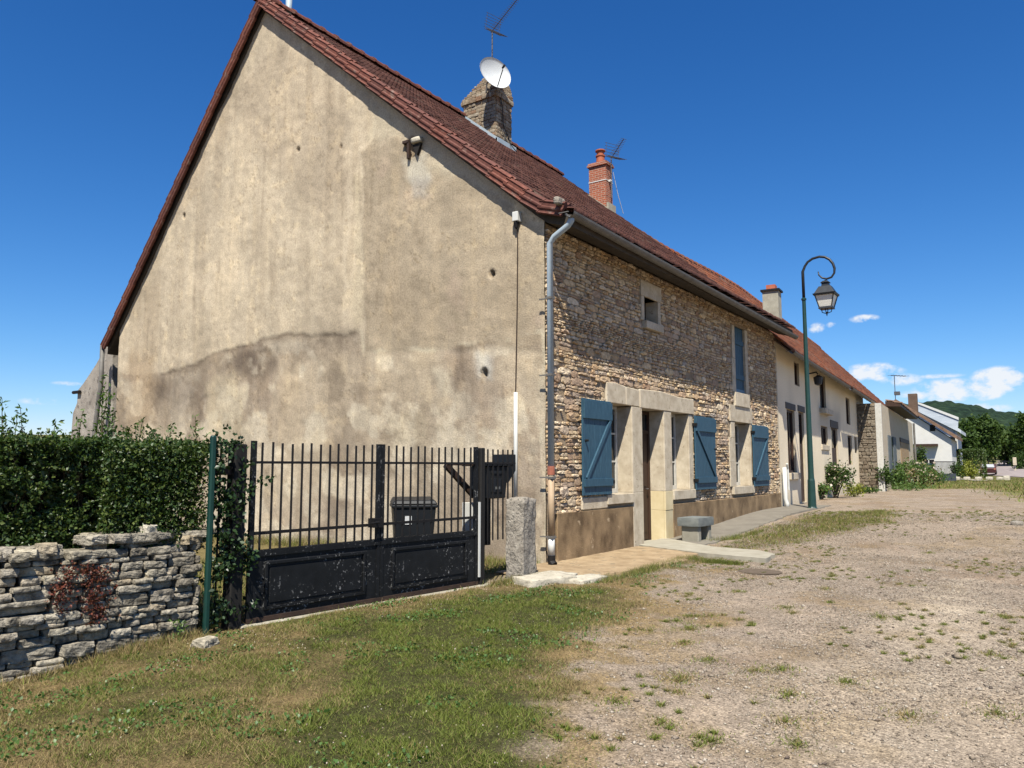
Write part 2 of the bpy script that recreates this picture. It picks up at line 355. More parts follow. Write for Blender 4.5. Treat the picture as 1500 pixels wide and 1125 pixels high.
mxs = wn('ShaderNodeMixShader'); t.links.new(f, mxs.inputs[0]); t.links.new(bg.outputs[0], mxs.inputs[1]); t.links.new(bg2.outputs[0], mxs.inputs[2]); t.links.new(mxs.outputs[0], wout.inputs[0])
cam = bpy.data.cameras.new('camera'); co = bpy.data.objects.new('camera', cam); COL.objects.link(co); SC.camera = co
cam.sensor_width = 36; cam.lens = 36*FPX/1500; cam.clip_end = 6000; cam.clip_start = .05
co.matrix_world = Matrix(((RT[0], UP[0], -FW[0], EYE[0]), (RT[1], UP[1], -FW[1], EYE[1]), (RT[2], UP[2], -FW[2], EYE[2]), (0, 0, 0, 1)))
SC.view_settings.view_transform = 'Standard'; SC.view_settings.look = 'None'; SC.view_settings.exposure = 0.95; SC.view_settings.gamma = 1
SC.cycles.max_bounces = 6; SC.cycles.diffuse_bounces = 1; SC.cycles.transparent_max_bounces = 8

# ------------------------------------------------------------------ frames of reference
GA = onz(360, 918); GB = onz(705, 858); GD = (GB-GA)/np.linalg.norm(GB-GA); GN = np.array([-GD[1], GD[0], 0])      # gate line, normal into the yard
GROT = math.atan2(GD[1], GD[0])
def gs(px, py):
    h = onpl(px, py, GA, GN); return float((h-GA)@GD), float(h[2])
O2 = ony(1143, 744, 0); A2 = R(3.79); D2 = np.array([math.cos(A2), math.sin(A2), 0]); N2 = np.array([-math.sin(A2), math.cos(A2), 0])
def h2(px, py, off=0.0):
    h = onpl(px, py, O2+N2*off, N2); return float((h-O2)@D2), float(h[2])
def fx(px, py, y=0.0):
    h = ony(px, py, y); return float(h[0]), float(h[2])

# ------------------------------------------------------------------ ground
def zg(x, y):
    x = np.asarray(x, float); y = np.asarray(y, float)
    z = .32*sstep(3.2, 11.5, x)
    ld = (x-EYE[0])*GD[0]+(y-EYE[1])*GD[1]
    z = z-.15*sstep(-6.0, -8.2, x)*sstep(-2.5, -.3, y)
    dist = x*.823+y*.568+12.2
    z = z+np.maximum(0, dist-96)*.045*sstep(96, 130, dist)
    return z
def gpt(px, py):
    z = 0.0
    for _ in range(12):
        p = onz(px, py, z); z = .6*z+.4*float(zg(p[0], p[1]))
    return p
def poly_sd(x, y, poly):
    """signed distance to a polygon, positive inside"""
    P = np.array(poly); d2 = np.full(x.shape, 1e18); ins = np.zeros(x.shape, bool)
    for i in range(len(P)):
        a, b = P[i], P[(i+1) % len(P)]; e = b-a; wx, wy = x-a[0], y-a[1]
        tt = np.clip((wx*e[0]+wy*e[1])/(e@e+1e-12), 0, 1); d2 = np.minimum(d2, (wx-e[0]*tt)**2+(wy-e[1]*tt)**2)
        c = ((a[1] > y) != (b[1] > y)); xi = (b[0]-a[0])*(y-a[1])/((b[1]-a[1]) if b[1] != a[1] else 1e-9)+a[0]; ins ^= c & (x < xi)
    return np.sqrt(d2)*np.where(ins, 1, -1)
g2 = lambda *pts: [tuple(gpt(*p)[:2]) for p in pts]
LAWN = [(-14, -6.5), (-14, .5), (-5.8, .6), (-1.7, -.55), (-1.3, -1.6)] + g2((930, 842), (1010, 816), (1030, 820), (985, 838), (945, 862), (900, 905), (860, 965), (835, 1030), (822, 1124)) + [(-6.5, -6.6)]
SPARSE = [(-14, -7.5), (-14, .5), (-5.8, .6), (-1.3, -1.6)] + g2((1010, 816), (1060, 822), (1000, 850), (1040, 900), (985, 960), (960, 1010), (930, 1124)) + [(-6.2, -7.5)]
STRIP = g2((1062, 806), (1075, 798), (1120, 780), (1195, 757), (1290, 748), (1300, 765), (1230, 778), (1130, 800))
FARLAWN = g2((1440, 716), (1470, 722), (1560, 745), (1700, 740), (1600, 712), (1500, 702), (1365, 696), (1290, 706), (1285, 716))
YARD = [(-5.7, .2), (-1.6, -.2), (-.1, .2), (-.05, 13), (-20, 13), (-20, .4)]
PALE2 = g2((1340, 860), (1440, 890), (1500, 960), (1400, 1124), (1180, 1124), (1150, 1020), (1280, 930))
PALE = g2((1340, 862), (1400, 850), (1440, 880), (1440, 912), (1370, 905), (1320, 885))
def gd(px, depth): h = EYE+FW*depth*math.cos(PITCH)+RT*(px-CX)/FPX*depth; return (h[0], h[1])
ROAD = [gd(1405, 112), gd(1440, 98), gd(1480, 84), gd(1560, 62), gd(1800, 60), gd(1800, 150), gd(1500, 165), gd(1462, 165), gd(1446, 128)]
GREENS = [(g2((560, 900), (700, 868), (800, 880), (880, 868), (850, 930), (760, 960), (620, 960)), .75), (g2((560, 985), (700, 975), (800, 1000), (828, 1060), (815, 1124), (380, 1124), (480, 1030)), 1.0), (g2((60, 1060), (220, 1030), (330, 1060), (250, 1110), (80, 1100)), .55), (g2((430, 905), (520, 890), (560, 900), (470, 935)), .6)]
def masks(x, y):
    n1 = fbm2(x, y, 1.1, 4, 1); n2 = fbm2(x, y, 3.5, 4, 2); n3 = fbm2(x, y, .45, 3, 5)
    sd = poly_sd(x, y, LAWN)+(n1-.5)*1.1+(n2-.5)*.5
    lawn = sstep(-.25, .35, sd)
    sp = sstep(-.5, .5, poly_sd(x, y, SPARSE)+(n1-.5)*1.5+(n2-.5)*.7)
    strip = sstep(-.35, .25, poly_sd(x, y, STRIP)+(n2-.5)*.8)
    far = sstep(-1.0, .8, poly_sd(x, y, FARLAWN)+(n1-.5)*1.5)
    yard = sstep(-.1, .1, poly_sd(x, y, YARD))
    out = sstep(55, 70, x*.823+y*.568+12.2)
    dry = np.clip((n3-.40)*2.6+(n2-.5)*1.5+.22, 0, 1)
    dry = np.clip(dry+.45*sstep(1.0, 0, np.abs(sd)), 0, 1)
    green = np.zeros_like(dry)
    for P_, w_ in GREENS: green = np.maximum(green, w_*sstep(-.5, .35, poly_sd(x, y, P_)+(n1-.5)*1.3+(n2-.5)*.5))
    dry = np.clip(dry+.05-.55*green, 0, 1)
    return lawn, sp, strip, far, yard, dry, n1, n2, out
def gcol(x, y):
    lawn, sp, strip, far, yard, dry, n1, n2, out = masks(x, y)
    grav = np.array([.305, .254, .200])[None]*(0.68+.64*n2)[:, None]
    grav = grav*(1-.25*sstep(.52, .7, n1)[:, None]*np.array([.5, .7, .9]))
    pale = np.maximum(sstep(-.4, .5, poly_sd(x, y, PALE)+(n2-.5)*1.4)*.75, .45*sstep(-.6, .5, poly_sd(x, y, PALE2)+(n1-.5)*1.6+(n2-.5)*.8))[:, None]; grav = grav*(1-pale)+np.array([.46, .40, .31])*pale
    straw = np.array([.225, .165, .082])*(0.7+.6*n2)[:, None]; soil = np.array([.052, .054, .020])*(0.8+.4*n2)[:, None]
    grn = np.array([.085, .100, .028])
    lawnc = soil*(1-dry)[:, None]+straw*.85*dry[:, None]
    spc = np.clip(np.maximum(sp*1.1*sstep(.36, .62, n2+.25*(n1-.5)), (.38*sstep(.52, .66, fbm2(x, y, 1.7, 4, 81)))), 0, .8)[:, None]
    c = grav*(1-spc)+straw*spc
    c = c*(1-lawn)[:, None]+lawnc*lawn[:, None]
    s = (strip*.85)[:, None]; c = c*(1-s)+(.5*straw+.5*soil)*s
    yc = (.6*straw+.4*grn)
    c = c*(1-yard)[:, None]+yc*yard[:, None]
    fl = (np.array([.115, .135, .036])*(1-.6*dry[:, None])+np.array([.26, .20, .09])*.6*dry[:, None])
    c = c*(1-far)[:, None]+fl*far[:, None]
    o = (out*(1-sstep(-1, 1, poly_sd(x, y, ROAD))))[:, None]*(1-far)[:, None]; c = c*(1-o)+np.array([.13, .13, .045])*o
    return c
def axis(segs):
    r = []
    for a, b, st in segs: r.append(np.arange(a, b, st))
    return np.concatenate(r+[np.array([segs[-1][1]])])
gxs = axis([(-3000, -200, 400), (-200, -30, 20), (-30, -12, 2), (-12, -9.2, .3), (-9.2, 6, .06), (6, 16, .14), (16, 40, .5), (40, 120, 2), (120, 300, 10), (300, 3000, 300)])
gys = axis([(-3000, -200, 400), (-200, -40, 20), (-40, -14, 2), (-14, -7.5, .3), (-7.5, .8, .06), (.8, 14, .4), (14, 60, 1.5), (60, 200, 6), (200, 3000, 300)])
GX, GY = np.meshgrid(gxs, gys, indexing='ij'); gx, gy = GX.ravel(), GY.ravel()
gz = zg(gx, gy)
near = (gx > -12) & (gx < 16) & (gy > -10) & (gy < 2)
lw = masks(gx, gy)
bumpz = (fbm2(gx, gy, 2.0, 4, 8)-.5)*.05+(fbm2(gx, gy, .5, 3, 9)-.5)*.06
fade = sstep(.0, -.7, gy)*near
gz = gz+bumpz*fade+.02*lw[0]*fade
gz = np.minimum(gz, 60)
gc = gcol(gx, gy)
nx, ny = len(gxs), len(gys); ii = (np.arange(nx-1)[:, None]*ny+np.arange(ny-1)[None]).ravel()
k = NB('ground_earth_and_gravel')
vor = k.n('ShaderNodeTexVoronoi'); vor.inputs['Scale'].default_value = 60; k.l(k.co(), vor.inputs['Vector'])
st = k.mix(k.ramp(vor.outputs['Color'], [(0, (.50, .47, .44)), (1, (1.42, 1.38, 1.34))]), (1, 1, 1), .25)
v1 = k.mix(k.ramp(k.noise(14, 6, .7), [(.3, (.72,)*3), (.7, (1.28,)*3)]), k.ramp(k.noise(75, 3, .7), [(.32, (.50, .47, .43)), (.5, (1, 1, 1)), (.68, (1.5, 1.46, 1.40))]), 1.0, 'MULTIPLY')
c = k.mix(k.mix(k.attr(), v1, 1.0, 'MULTIPLY'), st, 1.0, 'MULTIPLY')
M_GROUND = k.fin(c, .95, k.bump(vor.outputs['Distance'], .5, .012, k.bump(k.noise(70, 5), .6, .012)), 0, .1)
ground = npmesh('ground', np.stack([gx, gy, gz], -1), np.stack([ii, ii+ny, ii+ny+1, ii+1], -1), M_GROUND, None, gc, smooth=True)
tag(ground, kind='structure')
def zground(x, y):
    x = np.asarray(x, float); y = np.asarray(y, float)
    nr = (x > -12) & (x < 16) & (y > -10) & (y < 2)
    fd = sstep(.0, -.7, y)*nr
    return zg(x, y)+((fbm2(x, y, 2.0, 4, 8)-.5)*.05+(fbm2(x, y, .5, 3, 9)-.5)*.06+.02*masks(x, y)[0])*fd

def sheet(name, poly, z, mat, lift=.004, thick=.1, kind='structure', jit=0):
    mb = MB(); n = len(poly)
    top = [(x, y, (float(zg(x, y)) if z is None else z)+lift) for x, y in poly]
    mb.prism([(p[0], p[1], p[2]-thick) for p in top], (0, 0, thick)); 
    o = mb.build(name, mat); tag(o, kind=kind); return o

# road far off on the right
def flat_poly(name, poly, mat, lift):
    xs = np.array([p[0] for p in poly]); mb = MB()
    mb.add([(x, y, float(zg(x, y))+lift) for x, y in poly], [list(range(len(poly)))]); o = mb.build(name, mat); tag(o, kind='structure'); return o

# ---- grass blades, clover, pebbles
def scatter(n, x0, x1, y0, y1):
    return RNG.uniform(x0, x1, n), RNG.uniform(y0, y1, n)
def visible(x, y, z, pad=60):
    P = np.stack([x, y, z], -1)-EYE; dz = P@FW; u = CX+FPX*(P@RT)/np.maximum(dz, .1); v = CY-FPX*(P@UP)/np.maximum(dz, .1)
    return (dz > .3) & (u > -160) & (u < 1500+160) & (v < 1125+150)
def blades(name, x, y, h, w, col, lean=.5, label=None):
    z = zground(x, y)-.004; n = len(x); th = RNG.uniform(0, 2*math.pi, n); lx = RNG.normal(0, lean, n)*h; ly = RNG.normal(0, lean, n)*h
    dx, dy = np.cos(th)*w/2, np.sin(th)*w/2
    V = np.stack([np.stack([x-dx, y-dy, z], -1), np.stack([x+dx, y+dy, z], -1), np.stack([x+lx, y+ly, z+h], -1)], 1).reshape(-1, 3)
    F = np.arange(n*3).reshape(-1, 3); o = npmesh(name, V, F, M_GRASS, None, np.repeat(col, 3, 0)); tag(o, label, 'grass' if label else None, None, 'stuff'); return o
k = NB('grass_blade'); k.fin(k.attr(), .6, None, 0, .25, 1)
tr = k.n('ShaderNodeBsdfTranslucent'); mx = k.n('ShaderNodeMixShader'); mx.inputs[0].default_value = .3
k.l(k.attr(), tr.inputs[0]); k.l(k.b.outputs[0], mx.inputs[1]); k.l(tr.outputs[0], mx.inputs[2]); k.l(mx.outputs[0], k.out.inputs[0]); M_GRASS = k.m
def bcol(dry, n):
    g = np.array([.062, .088, .018])*(0.5+1.0*RNG.random(n))[:, None]; s = np.array([.27, .205, .092])*(0.6+.7*RNG.random(n))[:, None]
    p = (RNG.random(n) < np.clip(dry*1.0, .10, .88))[:, None]; return np.where(p, s*.95, g*np.array([1.95, 1.68, 1.45]))
x, y = scatter(1300000, -9.6, 2.6, -6.6, .1)
z0 = zg(x, y); kp = visible(x, y, z0); x, y = x[kp], y[kp]
m_ = masks(x, y); cl = fbm2(x, y, 6, 3, 21)
dist = np.hypot(x-EYE[0], y-EYE[1])
den = m_[0]*(.42+.75*sstep(.36, .60, cl)*(1-.35*m_[5])) + (1-m_[0])*m_[1]*.20*sstep(.5, .62, fbm2(x, y, 4, 3, 30))
den = den*np.clip(4.6/dist, .45, 1.0)
ingate = ((np.stack([x, y], -1)-GA[:2])@GN[:2]) > -.06
kp = (RNG.random(len(x)) < den) & ~ingate; x, y = x[kp], y[kp]; dry = m_[5][kp]; cl = cl[kp]; dist = dist[kp]
hh = (.011+.017*RNG.random(len(x)))*(0.7+.8*sstep(.4, .65, cl)); hh *= np.where(RNG.random(len(x)) < .02, 1.9, 1)
blades('lawn_grass', x, y, hh, .0026+.0009*dist*RNG.random(len(x))*.5+.0014, bcol(np.clip(dry+.08, 0, 1), len(x)), .8)
# clover and low weeds in the lawn
x, y = scatter(60000, -9.6, 1.5, -6.6, -.2); kp = visible(x, y, zg(x, y)); x, y = x[kp], y[kp]; m_ = masks(x, y)
kp = (RNG.random(len(x)) < m_[0]*sstep(.5, .66, fbm2(x, y, 2.2, 3, 44))*.9); x, y = x[kp], y[kp]
tag(leaves('clover_patches', np.stack([x, y, zground(x, y)+.008+.014*RNG.random(len(x))], -1), .017+.012*RNG.random(len(x)), leafmat('clover_leaf', [(.05, .10, .022), (.075, .14, .03), (.06, .11, .03)], .25), up=2.0, asp=.9), None, None, None, 'stuff')
x, y = scatter(11000, -9.4, .5, -6.5, -.4); m_ = masks(x, y); kp = (RNG.random(len(x)) < m_[0]*.5*sstep(.45, .6, fbm2(x, y, 1.2, 3, 46))); x, y = x[kp], y[kp]
tag(leaves('clover_flowers', np.stack([x, y, zground(x, y)+.022], -1), .010, M_FLOWER, up=2, asp=1.0), None, None, None, 'stuff')
# tufts and weeds growing through the gravel
cx, cy = scatter(5200, -6.5, 16, -14, -.9); m_ = masks(cx, cy); kp = (RNG.random(len(cx)) < (.06+.5*m_[1]+.9*m_[2])*sstep(.46, .6, fbm2(cx, cy, .8, 3, 51))*(1-m_[0])); cx, cy = cx[kp], cy[kp]
ex = [gpt(*p) for p in ((850, 868), (858, 872), (1010, 922), (1080, 868), (1150, 893), (1145, 982), (1155, 1020), (995, 1000), (1035, 968), (1150, 1060), (1420, 790), (1360, 836), (1210, 862), (1105, 985), (1000, 995), (1040, 1085), (900, 1030), (1450, 960), (1475, 905), (1290, 905), (1240, 1000), (1330, 1050), (1460, 1045), (970, 1060), (1500, 835), (1360, 810))]
cx = np.concatenate([cx, [p[0] for p in ex]]); cy = np.concatenate([cy, [p[1] for p in ex]])
sx_, sy_ = scatter(5200, -7, 14, -13, -1.2); q_ = masks(sx_, sy_); kq = RNG.random(len(sx_)) < (1-q_[0])*sstep(.44, .64, fbm2(sx_, sy_, .7, 3, 53))*.9; sx_, sy_ = sx_[kq], sy_[kq]
szt = np.concatenate([RNG.uniform(.03, .11, len(cx)-len(ex)), RNG.uniform(.10, .17, len(ex)), RNG.uniform(.006, .032, len(sx_))]); cx = np.concatenate([cx, sx_]); cy = np.concatenate([cy, sy_])
xs, ys, hs, ds = [], [], [], []
for a, b, s in zip(cx, cy, szt):
    n = int(40+s*1500); r_ = np.abs(RNG.normal(0, s, n)); th = RNG.uniform(0, 6.283, n)
    xs.append(a+r_*np.cos(th)); ys.append(b+r_*np.sin(th)*.8); hs.append((.012+.03*RNG.random(n))*(1-.4*r_/(2*s+1e-6)).clip(.4, 1)); ds.append(np.full(n, RNG.choice([.05, .25, .6])))
x = np.concatenate(xs); y = np.concatenate(ys); hh = np.concatenate(hs); dd = np.concatenate(ds)
blades('gravel_weeds', x, y, hh, .006+.004*RNG.random(len(x)), bcol(dd, len(x)), .9)
# longer grass on the strip by the pavement, along kerbs, under the wall and in the yard behind the gate
def edge_grass(name, pts, n, spread, h, dry):
    P = np.array(pts); L = np.linalg.norm(np.diff(P, axis=0), axis=1); cum = np.concatenate([[0], np.cumsum(L)]); u = RNG.uniform(0, cum[-1], n)
    x = np.interp(u, cum, P[:, 0])+RNG.normal(0, spread, n); y = np.interp(u, cum, P[:, 1])+RNG.normal(0, spread, n)
    kp = RNG.random(n) < .25+sstep(.42, .58, fbm2(x, y, 2.5, 3, 61)); x, y = x[kp], y[kp]; n = len(x)
    return blades(name, x, y, h*(.35+RNG.random(n)), .004+.004*RNG.random(n), bcol(np.full(n, dry), n), .5)
x, y = scatter(60000, 2.5, 14, -4.5, -.8); m_ = masks(x, y); kp = RNG.random(len(x)) < m_[2]*(.3+.9*sstep(.42, .6, fbm2(x, y, 2, 3, 62))); x, y = x[kp], y[kp]
blades('verge_grass', x, y, .03+.05*RNG.random(len(x)), .008+.006*RNG.random(len(x)), bcol(np.full(len(x), .35), len(x)), .6)
edge_grass('kerb_grass', g2((880, 856), (930, 842), (1008, 818), (1030, 823)), 9000, .07, .07, .35)
edge_grass('slab_grass', g2((1010, 818), (1040, 823), (1085, 826)), 3500, .045, .07, .1)
edge_grass('wall_foot_grass', [tuple((GA+GD*s_+GN*-.10)[:2]) for s_ in (-3.6, -2.0, -.5)], 5500, .05, .08, .8)
edge_grass('post_foot_grass', [(-2.3, -.6), (-1.75, -.78), (-1.3, -.75)], 2600, .07, .09, .55)
x, y = scatter(60000, 20, 85, -12, 30); kp = RNG.random(len(x)) < .15+.85*sstep(-.2, .4, poly_sd(x, y, FARLAWN)+(fbm2(x, y, .3, 3, 90)-.5)*3)*sstep(.35, .6, fbm2(x, y, .5, 3, 91)); kp &= poly_sd(x, y, FARLAWN) > -1.2; x, y = x[kp], y[kp]
blades('far_lawn_grass', x, y, .06+.12*RNG.random(len(x)), .03+.03*RNG.random(len(x)), bcol(np.full(len(x), .35), len(x)), .6)
edge_grass('gable_foot_grass', [(-.25, 1.0), (-.3, 8.5)], 9000, .13, .20, .55)
edge_grass('bench_foot_grass', g2((1040, 795), (1075, 790), (1120, 778)), 2500, .06, .10, .2)
x, y = scatter(34000, -6.5, 0, .1, 4.5); kp = ((np.stack([x, y], -1)-GA[:2])@GN[:2]) > .1; x, y = x[kp], y[kp]
blades('yard_grass', x, y, .05+.10*RNG.random(len(x)), .009+.005*RNG.random(len(x)), bcol(np.full(len(x), .5), len(x)), .45)
# loose stones of the gravel
x, y = scatter(620000, -8, 12, -12.5, -1.2); kp = visible(x, y, zg(x, y)); x, y = x[kp], y[kp]; m_ = masks(x, y); dist = np.hypot(x-EYE[0], y-EYE[1])
kp = RNG.random(len(x)) < (1-m_[0])*(1-.6*m_[1])*np.clip(7/dist, .25, 1)*(.25+.75*sstep(.4, .6, fbm2(x, y, 1.3, 3, 71))); x, y = x[kp], y[kp]; dist = dist[kp]; N = len(x)
oct_ = np.array([[1, 0, 0], [0, 1, 0], [-1, 0, 0], [0, -1, 0], [0, 0, 1], [0, 0, -.6]], float)
r_ = np.exp(RNG.normal(-5.55, .42, N))*(1+.045*dist); rad = r_[:, None, None]*RNG.uniform(.65, 1.25, (N, 6, 1)); th = RNG.uniform(0, 6.283, N)
V = oct_[None]*rad; V[..., 2] *= .65; V[..., 0] *= 1.25
V = np.stack([V[..., 0]*np.cos(th)[:, None]-V[..., 1]*np.sin(th)[:, None], V[..., 0]*np.sin(th)[:, None]+V[..., 1]*np.cos(th)[:, None], V[..., 2]], -1)
V += np.stack([x, y, zground(x, y)+r_*.25], -1)[:, None]
fo = np.array([[0, 1, 4], [1, 2, 4], [2, 3, 4], [3, 0, 4], [1, 0, 5], [2, 1, 5], [3, 2, 5], [0, 3, 5]])
F = (np.arange(N)[:, None, None]*6+fo[None]).reshape(-1, 3)
tag(npmesh('gravel_stones', V.reshape(-1, 3), F, islandmat('gravel_stone', [(.17, .135, .10), (.29, .235, .175), (.42, .36, .28), (.22, .17, .13), (.55, .49, .40), (.26, .205, .155), (.13, .10, .08)], .9, 60, .3, .004, 60)), None, None, None, 'stuff')
# ------------------------------------------------------------------ pavements
def paved(name, poly, mat, lift=.03, thick=.14, edge=None):
    mb = MB(); P = []
    for i in range(len(poly)):
        a, b = np.array(poly[i]), np.array(poly[(i+1) % len(poly)]); L = np.linalg.norm(b-a); n = max(1, int(L/.12)) if L < 30 else 1
        for k_ in range(n):
            q = a+(b-a)*k_/n
            if n > 1 and k_: q = q+RNG.normal(0, .012, 2)
            P.append(q)
    mb.prism([(q[0], q[1], float(zg(q[0], q[1]))+lift-thick) for q in P], (0, 0, thick)); o = mb.build(name, mat); tag(o, kind='structure'); return o
def gridsheet(name, x0, x1, y0f, y1f, nx_, ny_, mat, lift):
    """a pavement strip that follows the ground, with a roughened outer edge"""
    us = np.linspace(0, 1, nx_); V = []
    for i, u in enumerate(us):
        X = x0+(x1-x0)*u; ya, yb = y0f(X), y1f(X)
        for j in range(ny_):
            w = j/(ny_-1); Y = ya+(yb-ya)*w; V.append((X, Y, float(zg(X, Y))+lift+.006*(random.random()-.5)))
        V.append((X, yb-.02, float(zg(X, yb))-.1))
    k_ = ny_+1; F = [(i*k_+j, i*k_+j+1, (i+1)*k_+j+1, (i+1)*k_+j) for i in range(nx_-1) for j in range(ny_)]
    F = [tuple(reversed(f)) for f in F]
    F += [tuple(range(k_)), tuple((nx_-1)*k_+j for j in range(k_-1, -1, -1))]
    mb = MB(); mb.add(V, F); o = mb.build(name, mat); tag(o, kind='structure'); return o
rj = [random.uniform(-.06, .06) for _ in range(400)]
gridsheet('pavement', -1.25, 3.08, lambda X: .05, lambda X: -1.36-.12*math.sin(X*1.3)+rj[int((X+3)*12)] - .1*(X+1.3)/4, 60, 8, M_PAVEO, .035)
gridsheet('pavement_beyond_door', 3.75, 14.2, lambda X: .05, lambda X: -1.02+rj[int(X*12)]*.7, 70, 6, M_PAVEG, .035)
paved('door_path', [(3.22, .05), (4.52, .05), (4.2, -.45), (3.62, -1.3), (3.50, -2.15), (3.1, -2.55), (2.34, -2.62), (2.50, -1.6), (2.95, -.5)], M_CONC, .052, .16)
mb = MB()
rock(mb, -1.72, -1.06, .035, .75, .42, .17, rz=-.35, rough=.05, sub=9, rnd=.05, fine=1.6); rock(mb, -1.28, -1.40, .02, .6, .32, .13, rz=-.1, rough=.06, sub=8, rnd=.05, fine=1.6); rock(mb, -1.32, -.92, .03, .55, .45, .13, rz=-.2, rough=.05, sub=8, rnd=.05, fine=1.6)
tag(mb.build('kerb_block', M_PALEST, smooth=True), 'broken pale concrete kerb blocks at the near end of the pavement', 'kerb')
mb = MB(); d_ = gpt(1113, 837); mb.lathe([(0, 0), (.30, 0), (.31, .012), (.28, .016), (.27, .010), (0, .012)], (d_[0], d_[1], float(zground(d_[0], d_[1]))-.004), 28)
tag(mb.build('drain_cover', noisy('cast_iron_rust', (.10, .075, .05), (.16, .12, .085), 12, .8)), 'round rusty drain cover set in the gravel near the door path', 'drain cover')
mb = MB(); s_ = gpt(1490, 769); rock(mb, s_[0], s_[1], s_[2]+.03, .42, .22, .10, rough=.16, sub=5); tag(mb.build('flat_stone', M_OLDPOST, smooth=True), 'pale flat stone lying alone on the gravel far right', 'stone')
p0, p1 = gpt(1362, 698), gpt(1440, 705); dv = (p1-p0)/np.linalg.norm(p1-p0); nv = np.array([-dv[1], dv[0], 0])
flat_poly('garden_path', [tuple((p+nv*w)[:2]) for p, w in ((p0, -.55), (p1, -.55), (p1, .55), (p0, .55))], M_CONC, .05)
flat_poly('road', ROAD, noisy('far_road_asphalt', (.28, .235, .22), (.34, .29, .27), .5, .9), .06)

# ------------------------------------------------------------------ STONE HOUSE
house = empty('stone_house', (0, 0, 0), 0, 'large old stone farmhouse with blank plastered gable, rubble stone front and blue shutters', 'house')
UX = lambda Y: 5.41+.84*Y                      # underside of the front roof slope
XE = 12.52                                       # far end of the house
RIDGE_Y = 7.25; RIDGE_U = UX(RIDGE_Y); BACK_Y = 12.75; BACK_U = 4.72
def roof_under(Y):
    Y = np.asarray(Y, float)
    back = RIDGE_U+(Y-RIDGE_Y)*(BACK_U-RIDGE_U)/(BACK_Y-RIDGE_Y)
    return np.where(Y < RIDGE_Y, 5.41+.84*Y, back)
# gable: dense sheet of aged plaster with real relief
PV = lambda *p: [tuple(onx(*q)[1:]) for q in p]
ys = np.arange(0.0, 12.62, .04); zs = np.arange(-.2, 11.8, .04)
YY, ZZ = np.meshgrid(ys, zs, indexing='ij'); y, z = YY.ravel(), ZZ.ravel()
n1 = fbm2(y, z, .7, 5, 101); n2 = fbm2(y, z, 2.6, 5, 102); n3 = fbm2(y, z, 9, 4, 103); streak = fbm(np.stack([y*3.0, z*.35, y*0], -1), 4, 104)
wob = (n2-.5)*.5+(n3-.5)*.12
base = np.array([.52, .435, .315])
c = np.repeat(base[None], len(y), 0)*(0.72+.56*n1)[:, None]
def shade(amount, tint=(1, 1, 1)):
    global c
    a = np.clip(amount, 0, 1)[:, None]; c = c*(1-a)+c*np.array(tint)*a
def lay(amount, colr):
    global c
    a = np.clip(amount, 0, 1)[:, None]; c = c*(1-a)+np.array(colr)*a*(.74+.26*n2)[:, None]
lower = PV((160, 548), (228, 548), (262, 540), (330, 515), (400, 492), (450, 485), (498, 488), (528, 487), (532, 520), (600, 512), (690, 508), (760, 500), (790, 490), (800, 900), (60, 900), (120, 560))
dl = poly_sd(y, z, lower)+wob*.28+(fbm2(y, z, 1.2, 3, 139)-.5)*.35
low = sstep(-.02, .02, dl)
right_part = PV((533, 225), (560, 190), (640, 240), (800, 330), (800, 520), (690, 506), (600, 510), (533, 520))
rp = sstep(-.05, .05, poly_sd(y, z, right_part)+wob*.22+(fbm2(y, z, 1.3, 4, 150)-.5)*.3)
shade(rp*.95, (.77, .755, .735)); lay(rp*sstep(.60, .72, fbm2(y, z, 1.1, 4, 151))*.3, (.62, .47, .36)); 
shade(low*.8, (.90, .885, .88))
shade(low*sstep(.42, .62, n1+.25*(n2-.5))*.8, (.66, .64, .66))
lefty = sstep(4.0, 4.3, y)*sstep(10.9, 10.6, y)
shade(sstep(.55, 0, np.abs(dl))*(dl > 0)*.7*sstep(.30, .55, n2)*lefty, (.62, .60, .61))  # dark band painted below the plaster step in place of its shadow
lay(sstep(.07, .0, np.abs(dl))*(1-lefty)*sstep(.45, .6, n2)*.8*(y < 4.2), (.60, .53, .39))
shade(sstep(.0, .3, dl)*sstep(.46, .62, fbm2(y, z, 1.3, 5, 140))*.8, (.66, .645, .645)); lay(sstep(.02, .2, dl)*sstep(.50, .60, fbm2(y, z, 1.7, 5, 141))*.7, (.70, .61, .46))
grain = fbm2(y, z, 5.5, 4, 142); shade(sstep(.5, .7, grain)*.35, (.80, .79, .78)); shade(sstep(.5, .32, grain)*.3, (1.2, 1.18, 1.14))
shade(low*sstep(.50, .66, n2)*.5, (1.22, 1.20, 1.14))
